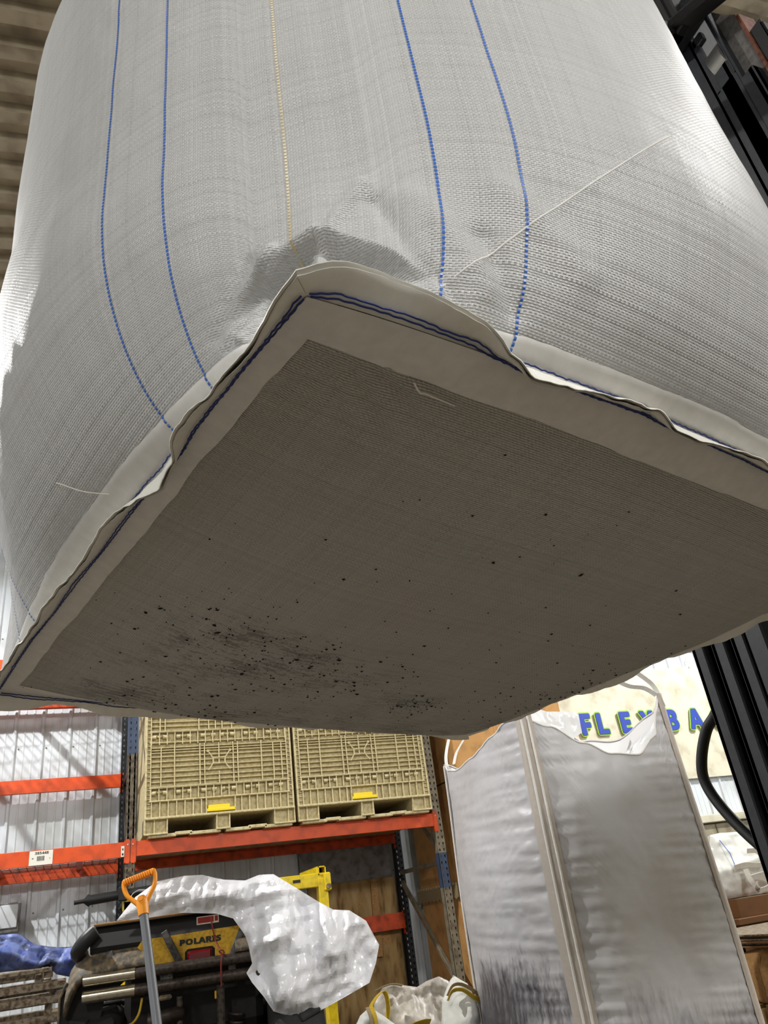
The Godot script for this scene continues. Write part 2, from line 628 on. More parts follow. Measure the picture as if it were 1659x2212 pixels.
	mat("lamp_red", Color(0.42, 0.03, 0.05), 0.2)
	mat("tyre", Color(0.14, 0.14, 0.14), 0.8, 0.0, blotch, 6.0)
	mat("cord_red", Color(0.50, 0.16, 0.14), 0.7)
	mat("sticker_red", Color(0.62, 0.16, 0.12), 0.5)
	mat("grip_yellow", Color(0.96, 0.60, 0.03), 0.45)
	mat("shaft_grey", Color(0.42, 0.43, 0.45), 0.4)
	mat("shovel_steel", Color(0.3, 0.3, 0.31), 0.4, 0.7)
	mat("machine_yellow", Color(0.92, 0.80, 0.05), 0.45, 0.0, grime, 4.0)
	mat("tarp", Color(0.56, 0.61, 0.78), 0.5, 0.0, noise_tex(27, 0.011, [[0.0, Color(0.2, 0.17, 0.16)], [0.36, Color(0.24, 0.2, 0.2)], [0.39, Color(0.72, 0.76, 0.85)], [0.6, Color(0.86, 0.88, 0.95)], [0.63, Color(0.55, 0.62, 0.85)], [1.0, Color(0.6, 0.7, 0.95)]]), 1.1)
	mat("frame_steel", Color(0.58, 0.53, 0.45), 0.5, 0.3, rusty, 3.0)
	mat("plywood", Color(0.66, 0.56, 0.38), 0.7, 0.0, noise_tex(28, 0.02, [[0.0, Color(0.55, 0.45, 0.3)], [0.35, Color(0.85, 0.8, 0.7)], [1.0, Color.WHITE]], 512, 4, Vector2(1, 4)), 1.0)
	mat("grey_sheet", Color(0.55, 0.55, 0.56), 0.6, 0.0, blotch, 1.4)
	mat("cardboard", Color(0.80, 0.60, 0.36), 0.8, 0.0, grime, 1.2)
	mat("tray_brown", Color(0.42, 0.27, 0.12), 0.8, 0.0, grime, 1.2)  # the tray's own brown; on the bench it stands in for shade
	mat("cardboard_edge", Color(0.60, 0.46, 0.30), 0.85, 0.0, noise_tex(29, 0.06, [[0.0, Color(0.6, 0.5, 0.4)], [1.0, Color.WHITE]], 256), 12.0)
	mat("kraft", Color(0.66, 0.50, 0.30), 0.7, 0.0, dusty, 4.0)
	mat("lamp_shell", Color(0.25, 0.25, 0.26), 0.5, 0.5)
	var glow := mat("lamp_glow", Color.WHITE, 0.5)
	glow.emission_enabled = true
	glow.emission = Color(1.0, 0.97, 0.92)
	glow.emission_energy_multiplier = 6.0

# Soil rubbed into the base cloth: streaks along the weave in patches, clear elsewhere.
func soil_picture() -> ImageTexture:
	var side := 1024
	var patch := noise(31, 0.008)
	var streak := noise(32, 0.05)
	var grit := noise(33, 0.33, FastNoiseLite.TYPE_VALUE_CUBIC, FastNoiseLite.FRACTAL_NONE, 1)
	var bytes := PackedByteArray()
	bytes.resize(side * side * 4)
	# patches as the photograph shows them, in base coordinates 0..1: centre, radii, strength
	var spots := [[0.22, 0.62, 0.10, 0.10, 0.9], [0.36, 0.64, 0.16, 0.10, 0.7], [0.45, 0.88, 0.30, 0.12, 0.7], [0.80, 0.90, 0.12, 0.10, 0.65], [0.93, 0.82, 0.07, 0.14, 0.8], [0.62, 0.72, 0.09, 0.06, 0.7], [0.15, 0.85, 0.12, 0.12, 0.6]]
	var o := 0
	for y in side:
		var fy := y / float(side)
		for x in side:
			var fx := x / float(side)
			var a := 0.0
			for s in spots:
				var dx: float = (fx - s[0]) / s[2]
				var dy: float = (fy - s[1]) / s[3]
				var d := dx * dx + dy * dy
				if d < 4.0:
					a += s[4] * exp(-d * 1.2)
			if a > 0.03:
				var k := streak.get_noise_2d(x * 0.35, y * 2.2) * 0.9 + patch.get_noise_2d(x, y) * 0.8 + grit.get_noise_2d(x, y) * 0.75
				a = clampf(a * smoothstep(0.0, 0.9, k + 0.18) * 0.75, 0.0, 0.5)
			else:
				a = 0.0
			bytes[o] = 62
			bytes[o + 1] = 56
			bytes[o + 2] = 48
			bytes[o + 3] = int(a * 255.0)
			o += 4
	return ImageTexture.create_from_image(Image.create_from_data(side, side, false, Image.FORMAT_RGBA8, bytes))

# =====================================================================  hall
func high_bay(at: Vector3, energy: float, label: String, wide: float) -> void:
	var t := thing("high_bay_lamp", label, "lamp", at, Basis.IDENTITY, "high bay lamps under the roof")
	var s := Shape.new()
	s.lathe(PackedVector2Array([Vector2(0.0, 0.2), Vector2(0.07, 0.2), Vector2(0.09, 0.12), Vector2(0.17, 0.05), Vector2(0.24, -0.20), Vector2(0.235, -0.20), Vector2(0.165, 0.045), Vector2(0.0, 0.055)]), 28)
	obj("housing", s.done(), mats.lamp_shell, t, Transform3D(Basis.from_scale(Vector3(wide, 1, wide)), Vector3.ZERO))
	var g := Shape.new()
	g.lathe(PackedVector2Array([Vector2(0.0, 0.03), Vector2(0.13, 0.03), Vector2(0.14, 0.04), Vector2(0.0, 0.045)]), 28)
	obj("diffuser", g.done(), mats.lamp_glow, t, Transform3D(Basis.from_scale(Vector3(wide, 1, wide)), Vector3.ZERO))
	obj("rod", tube_mesh([Vector3(0, 0.19, 0), Vector3(0, roof_y(at.x) - at.y - 0.03, 0)], 0.012, 8), mats.lamp_shell, t)
	var l := OmniLight3D.new()
	l.name = "light"
	l.position = Vector3(0, -0.05 - 0.05 * wide, 0)
	l.light_color = Color(1.0, 0.995, 0.985)
	l.light_energy = energy
	l.light_size = 0.06 if wide < 1.5 else 0.13 * wide
	l.omni_range = 40.0
	l.omni_attenuation = 2.0
	l.shadow_enabled = true
	t.add_child(l)

func roof_y(x: float) -> float:
	return 6.35 + 0.13 * (x + 0.75)

func wall_profile(x0: float, x1: float) -> PackedVector2Array:
	# plan of ribbed sheet: a tall rib every 0.2305, two low ones between
	var out := PackedVector2Array()
	var k := ceili((x0 + 0.575) / 0.2305)
	out.push_back(Vector2(x0, 0))
	while true:
		var c := -0.575 + 0.2305 * k
		if c + 0.2 > x1:
			break
		out.append_array(PackedVector2Array([Vector2(c - 0.020, 0), Vector2(c - 0.009, 0.022), Vector2(c + 0.009, 0.022), Vector2(c + 0.020, 0)]))
		for q in [0.079, 0.152]:
			out.append_array(PackedVector2Array([Vector2(c + q - 0.010, 0), Vector2(c + q - 0.005, 0.0045), Vector2(c + q + 0.005, 0.0045), Vector2(c + q + 0.010, 0)]))
		k += 1
	out.push_back(Vector2(x1, 0))
	return out

func build_hall() -> void:
	var zb := -7.75
	var zf := 8.5
	var xl := -7.0
	var xr := 11.5
	struct("floor", box_mesh(Vector3((xl + xr) / 2, -0.1, (zb + zf) / 2), Vector3(xr - xl + 0.6, 0.2, zf - zb + 0.6), 0.0), mats.concrete, "grey concrete workshop floor")
	# back wall: ribbed white sheet
	var s := Shape.new()
	var prof := wall_profile(xl, xr)
	for i in prof.size() - 1:
		var a := prof[i]
		var b := prof[i + 1]
		var d := (b - a).normalized()
		s.quad(Vector3(a.x, 0, zb + a.y), Vector3(b.x, 0, zb + b.y), Vector3(b.x, roof_y(b.x), zb + b.y), Vector3(a.x, roof_y(a.x), zb + a.y), Vector3(-d.y, 0, d.x))
	s.box(Vector3((xl + xr) / 2, 4.2, zb - 0.11), Vector3(xr - xl, 8.4, 0.2))
	var wall := struct("wall_back", s.done(), mats.wall_steel, "white ribbed steel sheet wall behind the pallet rack")
	# screw heads in rows
	var sc := Shape.new()
	for y in [hy(2.85), hy(1.5), hy(3.9)]:
		for k in 40:
			var x: float = -0.575 + 0.2305 * (k - 8) + 0.04
			sc.box(Vector3(x, y, zb + 0.004), Vector3(0.012, 0.012, 0.008), 0.003)
	var so := obj("screw_heads", sc.done(), mats.post_grey, wall)
	so.set_meta("kind", "stuff")
	for side in [["wall_left", xl - 0.1], ["wall_right", xr + 0.1]]:
		struct(side[0], box_mesh(Vector3(side[1], 4.2, (zb + zf) / 2), Vector3(0.2, 8.6, zf - zb + 0.6), 0.0), mats.wall_steel, "white steel wall of the workshop")
	struct("wall_front", box_mesh(Vector3((xl + xr) / 2, 4.2, zf + 0.1), Vector3(xr - xl, 8.6, 0.2), 0.0), mats.wall_steel, "white steel wall behind the viewer")
	# roof: sheets between purlins, rising to the right
	var r := Shape.new()
	var rise := Vector3(xr - xl, 0.13 * (xr - xl), 0).normalized()
	var up := Vector3(-rise.y, rise.x, 0)
	var len := Vector2(xr - xl, 0.13 * (xr - xl)).length() + 0.4
	var mid := Vector3((xl + xr) / 2, roof_y((xl + xr) / 2), 0)
	var bs := Basis(rise, up, Vector3.BACK)
	r.box(mid + up * 0.12 + Vector3(0, 0, (zb + zf) / 2), Vector3(len, 0.1, zf - zb + 0.6), 0.0, bs)
	var roof := struct("ceiling", r.done(), mats.roof_steel, "dusty beige ribbed roof sheet")
	var z := zb + 0.13
	while z < zf:
		var q := Shape.new()
		# trough of the roof sheet: a flat pan with sloped sides
		var f := PackedVector2Array([Vector2(-0.07, 0), Vector2(-0.05, -0.075), Vector2(0.05, -0.075), Vector2(0.07, 0)])
		for i in 3:
			var a := f[i]
			var b := f[i + 1]
			var w := rise * len / 2
			var pa := mid + up * (0.07 + a.y) + Vector3(0, 0, z + a.x)
			var pb := mid + up * (0.07 + b.y) + Vector3(0, 0, z + b.x)
			q.quad(pa - w, pa + w, pb + w, pb - w, -up * 0.3 + Vector3(0, 0, signf(b.y - a.y) * -1.0 if i != 1 else 0.0))
		obj("roof_rib", q.done(), mats.roof_steel, roof)
		z += 0.25
	# right part of the back wall: red stripe, cream band above it, ledge and block wall below
	struct("trim_1", box_mesh(P(8.2, 3.76, zb + 0.05), Vector3(6.4, 0.1, 0.05), 0.006), mats.red_trim, "dark red steel trim along the top of the right hand wall sheets")
	struct("trim_2", box_mesh(P(8.2, 4.35, zb + 0.04), Vector3(6.4, 1.08, 0.03), 0.004), mats.cream, "cream lining band above the red trim")
	struct("trim_3", box_mesh(P(7.6, 1.63, zb + 0.09), Vector3(7.4, 0.085, 0.18), 0.008), mats.cream, "cream ledge capping the low block wall")
	var bw := struct("wall_low", box_mesh(Vector3(7.6, hy(1.585) / 2, zb + 0.05), Vector3(7.4, hy(1.585), 0.06), 0.0), mats.block, "low beige block wall under the ledge")
	for row in 6:
		for c in 18:
			var w := 0.39
			var x: float = 4.1 + c * 0.4 + (0.2 if row % 2 else 0.0)
			if x + w / 2 > 11.3:
				continue
			var y: float = 0.1 + row * 0.2
			obj("block", box_mesh(Vector3(x, y + 0.1 if y < 1.0 else y + 0.09, zb + 0.1), Vector3(w, 0.19 if y < 1.0 else 0.17, 0.05), 0.006), mats.block, bw)
	# banner
	var bn := thing("banner", "cream vinyl banner with blue green-edged capitals hung on the right hand wall", "banner", Vector3.ZERO)
	var bp := PackedVector3Array()
	var bu := PackedVector2Array()
	var nb := noise(41, 0.9)
	for j in 24:
		for i in 60:
			var fx := i / 59.0
			var fy := j / 23.0
			var x := lerpf(5.15, 9.3, fx)
			var sag := 0.02 * absf(sin(fx * PI * 4.0)) * (fy if fy > 0.5 else 0.0)
			bp.push_back(P(x, lerpf(2.095, 3.463, fy) - sag, zb + 0.05 + nb.get_noise_2d(x * 1.4, fy * 2.0) * 0.012 + (0.012 * sin(fx * 38.0) * smoothstep(0.8, 1.0, fy))))
			bu.push_back(Vector2(x, fy * 1.37))
	var bsr := Shape.new()
	bsr.grid(bp, 60, 24, bu, Vector3.BACK)
	obj("sheet", bsr.done(), mats.banner_vinyl, bn)
	var word := "FLEXBAG"
	var font := SystemFont.new()
	font.font_names = PackedStringArray(["Droid Sans"])
	font.font_weight = 800
	for k in word.length():
		var tm := TextMesh.new()
		tm.font = font
		tm.text = word[k]
		tm.font_size = 36
		tm.pixel_size = 0.0088
		tm.depth = 0.001
		var x: float = [5.50, 5.73, 6.07, 6.40, 6.76, 7.13, 7.50][k]
		var yb := hy(2.785)
		var back := SurfaceTool.new()
		for q in 12:
			back.append_from(tm, 0, Transform3D(Basis.IDENTITY, Vector3(cos(TAU * q / 12) * 0.027, sin(TAU * q / 12) * 0.027, 0.0003 * q)))
		var l := obj("letter_edge", back.commit(), mats.banner_green, bn, Transform3D(Basis.IDENTITY, Vector3(x, yb, zb + 0.078)))
		var bold := SurfaceTool.new()
		for q in 8:
			bold.append_from(tm, 0, Transform3D(Basis.IDENTITY, Vector3(cos(TAU * q / 8) * 0.012, sin(TAU * q / 8) * 0.012, 0.0003 * q)))
		obj("letter", bold.commit(), mats.banner_blue, l, Transform3D(Basis.IDENTITY, Vector3(0, 0, 0.007)))
	for x in [5.4, 6.5, 7.3, 8.4]:
		obj("tie", tube_mesh([P(x, 3.44, zb + 0.07), P(x + 0.02, 3.58, zb + 0.03)], 0.006, 6), mats.strap_white, bn)
	# electrical box low on the wall, left
	var eb := thing("wall_box", "grey painted box on the ribbed wall above the blue tarp", "box", P(-0.43, 1.48, zb + 0.06))
	obj("body", box_mesh(Vector3(-0.12, 0, 0.02), Vector3(0.30, 0.22, 0.12), 0.006), mats.grey_sheet, eb)
	obj("cover", box_mesh(Vector3(-0.12, 0.01, 0.085), Vector3(0.27, 0.17, 0.012), 0.004), mats.wall_steel, eb)

# =====================================================================  pallet rack
const FRONT := -6.568
const REAR := -7.60

# An upright: a perforated channel, its holed face towards +z (or -z), from y0 to y1.
func post_mesh(x0: float, x1: float, z: float, depth: float, y0: float, y1: float, first: float, holes := true) -> ArrayMesh:
	var s := Shape.new()
	var w := x1 - x0
	var t := 0.003
	s.span(Vector3(x0, y0, z - depth), Vector3(x0 + t, y1, z))
	s.span(Vector3(x1 - t, y0, z - depth), Vector3(x1, y1, z))
	s.span(Vector3(x0, y0, z - depth), Vector3(x0 + 0.018, y1, z - depth + t))
	s.span(Vector3(x1 - 0.018, y0, z - depth), Vector3(x1, y1, z - depth + t))
	if not holes:
		s.span(Vector3(x0, y0, z - t), Vector3(x1, y1, z))
		return s.done()
	# face: three solid strips, and between them bridges that leave teardrop slots 0.05 apart
	var cols := [x0 + w * 0.26, x0 + w * 0.74]
	var hw := w * 0.075
	s.span(Vector3(x0, y0, z - t), Vector3(cols[0] - hw, y1, z))
	s.span(Vector3(cols[0] + hw, y0, z - t), Vector3(cols[1] - hw, y1, z))
	s.span(Vector3(cols[1] + hw, y0, z - t), Vector3(x1, y1, z))
	for c in cols:
		var y := first
		while y - 0.05 > y0:
			y -= 0.05
		var last := y0
		while y < y1:
			var a: float = y - 0.011
			if a > last:
				s.span(Vector3(c - hw, last, z - t), Vector3(c + hw, minf(a, y1), z))
			# the slot narrows downwards
			s.tri(Vector3(c - hw, y - 0.011, z), Vector3(c - hw * 0.4, y - 0.011, z), Vector3(c - hw, y + 0.002, z), Vector3.BACK)
			s.tri(Vector3(c + hw, y - 0.011, z), Vector3(c + hw * 0.4, y - 0.011, z), Vector3(c + hw, y + 0.002, z), Vector3.BACK)
			last = y + 0.011
			y += 0.05
		if last < y1:
			s.span(Vector3(c - hw, last, z - t), Vector3(c + hw, y1, z))
	return s.done()

func beam(rack: Node3D, x0: float, x1: float, y_top: float, z: float, m: Material, front := true, tall := 0.105) -> MeshInstance3D:
	var s := Shape.new()
	# step beam: a closed box with the step on its inner upper edge
	var inn := -1.0 if front else 1.0
	var o := PackedVector2Array([Vector2(0, 0), Vector2(0.044, 0), Vector2(0.044, tall - 0.04), Vector2(0.026, tall - 0.04), Vector2(0.026, tall), Vector2(0.004, tall), Vector2(0, tall - 0.004)])
	var xf := Transform3D(Basis(Vector3(0, 0, inn), Vector3.UP, Vector3(-inn, 0, 0) * 1.0), Vector3(x0 if inn > 0 else x0, y_top - tall, z))
	xf = Transform3D(Basis(Vector3(0, 0, inn), Vector3.UP, Vector3.RIGHT), Vector3(x0, y_top - tall, z))
	s.extrude(o, x1 - x0, xf)
	var b := obj("beam", s.done(), m, rack)
	for e in [x0, x1]:
		var k := Shape.new()
		var dx: float = 0.0 if e == x0 else -0.004
		var side := -1.0 if e == x0 else 1.0
		k.span(Vector3(e + (0.0 if side < 0 else -0.004), y_top - tall - 0.045, z + inn * 0.03), Vector3(e + (0.004 if side < 0 else 0.0), y_top + 0.012, z - inn * 0.004))
		# the plate on the face of the post, with clipped corners
		var fx: float = e + side * 0.036
		var pl := PackedVector2Array([Vector2(minf(e, fx), y_top - tall - 0.035), Vector2(minf(e, fx) + 0.008, y_top - tall - 0.047), Vector2(maxf(e, fx) - 0.004, y_top - tall - 0.047), Vector2(maxf(e, fx), y_top - tall - 0.03), Vector2(maxf(e, fx), y_top + 0.004), Vector2(maxf(e, fx) - 0.008, y_top + 0.018), Vector2(minf(e, fx) + 0.008, y_top + 0.018), Vector2(minf(e, fx), y_top)])
		k.extrude(pl, 0.005, Transform3D(Basis.IDENTITY, Vector3(0, 0, z + (0.001 if front else -0.006))))
		var c := obj("connector", k.done(), m, b)
		if front:
			obj("rivet", tube_mesh([Vector3(e + side * 0.02, y_top - 0.02, z + 0.005), Vector3(e + side * 0.02, y_top - 0.02, z + 0.009)], 0.006, 8), mats.galvanised, b)
	return b

func wire_deck(rack: Node3D, x0: float, x1: float, y: float, z0: float, z1: float, m: Material) -> void:
	var s := Shape.new()
	var n := int((x1 - x0) / 0.0625)
	for i in n + 1:
		var x := lerpf(x0 + 0.01, x1 - 0.01, float(i) / n)
		s.tube(PackedVector3Array([Vector3(x, y - 0.03, z0 + 0.012), Vector3(x, y, z0), Vector3(x, y, z1), Vector3(x, y - 0.03, z1 - 0.012)]), 0.0033, 5, false)
	for j in 9:
		var z := lerpf(z0, z1, j / 8.0)
		s.tube(PackedVector3Array([Vector3(x0, y - 0.0055, z), Vector3(x1, y - 0.0055, z)]), 0.003, 5, false)
	var d := obj("wire_deck", s.done(), mats.deck_wire, rack)
	d.set_meta("kind", "stuff")
	var k := 0
	while k < 4:
		var x := lerpf(x0, x1, (k + 0.5) / 4.0)
		obj("deck_channel", box_mesh(Vector3(x, y - 0.026, (z0 + z1) / 2), Vector3(0.045, 0.034, z0 - z1 + 0.02), 0.003), m, rack)
		k += 1

func build_rack() -> void:
	var rk := thing("pallet_rack", "orange beamed pallet rack with perforated steel uprights along the ribbed wall", "rack", Vector3.ZERO)
	var xs := [[-2.18, -2.105], [0.345, 0.423], [2.907, 2.985]]
	for k in 3:
		var a: float = xs[k][0]
		var b: float = xs[k][1]
		if k == 1:
			obj("upright", post_mesh(a, b, FRONT, 0.07, 0.0, hy(2.50), hy(1.80)), mats.post_brown, rk)
			obj("upright", post_mesh(a, b, FRONT, 0.07, hy(2.50), 4.4, hy(1.80)), mats.post_blue, rk).set_meta("label", "blue painted upper length of upright")
		elif k == 2:
			obj("upright", post_mesh(a, b, FRONT, 0.07, 0.0, hy(1.26), hy(1.80)), mats.post_grey, rk)
			obj("upright", post_mesh(a, b, FRONT, 0.07, hy(1.26), hy(1.53), hy(1.80)), mats.post_blue, rk).set_meta("label", "patch of blue paint on the grey upright")
			obj("upright", post_mesh(a, b, FRONT, 0.07, hy(1.53), 4.4, hy(1.80)), mats.post_grey, rk)
		else:
			obj("upright", post_mesh(a, b, FRONT, 0.07, 0.0, 4.4, hy(1.80)), mats.post_brown, rk)
		obj("upright", post_mesh(a, b, REAR, 0.07, 0.0, 4.4, hy(1.80)), mats.post_dark, rk)
		# side lacing of the frame
		var x := (a + b) / 2
		for y in [0.16, 1.16, 2.16, 3.16]:
			obj("brace", box_mesh(Vector3(x, y, (FRONT + REAR) / 2 - 0.03), Vector3(0.03, 0.035, 0.98), 0.003), mats.post_grey if k == 2 else mats.post_dark, rk)
			var s := Shape.new()
			s.bar(Vector3(x, y + 0.1, FRONT - 0.07), Vector3(x, y + 0.92, REAR + 0.0), 0.03, 0.04, Vector3.RIGHT, 0.003)
			obj("brace", s.done(), mats.post_grey if k == 2 else mats.post_dark, rk)
		for z in [FRONT - 0.03, REAR - 0.03]:
			obj("foot_plate", box_mesh(Vector3(x, 0.006, z), Vector3(0.13, 0.012, 0.14), 0.002), mats.post_grey, rk)
	var y1 := hy(1.851)
	var lb := beam(rk, -2.105, 0.345, y1, FRONT, mats.rack_orange)
	beam(rk, 0.423, 2.907, y1, FRONT, mats.rack_orange)
	beam(rk, -2.105, 0.345, hy(1.835), REAR + 0.0, mats.rack_rear_orange, false, 0.11)
	beam(rk, 0.423, 2.907, hy(1.835), REAR + 0.0, mats.rack_rear_orange, false, 0.11)
	beam(rk, -2.105, 0.345, hy(3.30), FRONT, mats.rack_orange)
	beam(rk, -2.105, 0.345, hy(3.29), REAR, mats.rack_rear_orange, false, 0.125)
	beam(rk, 0.423, 2.907, hy(3.60), FRONT, mats.rack_orange)
	beam(rk, 0.423, 2.907, hy(3.60), REAR, mats.rack_rear_orange, false)
	beam(rk, -2.105, 0.345, hy(2.545), REAR, mats.rack_orange, false, 0.115)
	beam(rk, 0.423, 2.907, hy(1.127), REAR, mats.rack_rear_orange, false, 0.134)
	wire_deck(rk, -2.06, 0.33, y1 - 0.034, FRONT - 0.03, REAR + 0.03, mats.rack_rear_orange)
	wire_deck(rk, -2.06, 0.33, hy(3.30) - 0.034, FRONT - 0.03, REAR + 0.03, mats.rack_rear_orange)
	# dark boards carry the bins in the right bay
	for k in 5:
		obj("shelf_board", box_mesh(Vector3(1.665, y1 - 0.026, lerpf(FRONT - 0.13, REAR + 0.13, k / 4.0)), Vector3(2.46, 0.026, 0.17), 0.004), mats.plywood, rk)
	# label on the left beam
	var lab := obj("label", box_mesh(P(-0.235, 1.797, FRONT + 0.0015), Vector3(0.158, 0.097, 0.002), 0.0005), mats.paper, lb)
	lab.set_meta("label", "white stock label with number and bar code")
	var tm := TextMesh.new()
	var font := SystemFont.new()
	font.font_names = PackedStringArray(["Droid Sans"])
	font.font_weight = 700
	tm.font = font
	tm.text = "385448"
	tm.font_size = 30
	tm.pixel_size = 0.00095
	tm.depth = 0.0008
	var ink := SurfaceTool.new()
	ink.append_from(tm, 0, Transform3D(Basis.IDENTITY.scaled(Vector3(1.0, 0.85, 1.0)), P(-0.232, 1.829, FRONT + 0.003)))
	tm.font_size = 12
	tm.text = "24"
	ink.append_from(tm, 0, Transform3D(Basis.IDENTITY, P(-0.291, 1.796, FRONT + 0.003)))
	tm.text = "1"
	ink.append_from(tm, 0, Transform3D(Basis.IDENTITY, P(-0.176, 1.79, FRONT + 0.003)))
	obj("print", ink.commit(), mats.ink, lb)
	var bars := Shape.new()
	var x := -0.262
	while x < -0.212:
		var w := rng.randf_range(0.0009, 0.0028)
		bars.span(P(x, 1.777, FRONT + 0.0024), P(x + w, 1.809, FRONT + 0.0032))
		x += w + rng.randf_range(0.0012, 0.0026)
	obj("bar_code", bars.done(), mats.ink, lb)
	# white tag on the connector of the left upright
	obj("tag", box_mesh(P(0.330, 1.785, FRONT + 0.0085), Vector3(0.024, 0.075, 0.003), 0.001), mats.paper, lb)
	obj("tag_mark", box_mesh(P(0.330, 1.800, FRONT + 0.011), Vector3(0.008, 0.012, 0.002), 0.0), mats.ink, lb)
	obj("tag_mark", box_mesh(P(0.330, 1.765, FRONT + 0.011), Vector3(0.011, 0.014, 0.002), 0.0), mats.ink, lb)

# =====================================================================  folding bulk bins
func build_bins() -> void:
	var b := make_bin()
	b.position = Vector3(0.478, hy(1.852), -6.50)
	tag(b, "left tan plastic bulk bin beside the blue upright, yellow latch on its base", "bin", "tan plastic bulk bins on the rack")
	var c := b.duplicate()
	c.name = numbered("bulk_bin")
	add_child(c)
	c.position = Vector3(1.687, hy(1.852), -6.49)
	c.rotation.y = -0.012
	tag(c, "right tan plastic bulk bin beside the tall cardboard box, yellow latch on its base", "bin", "tan plastic bulk bins on the rack")

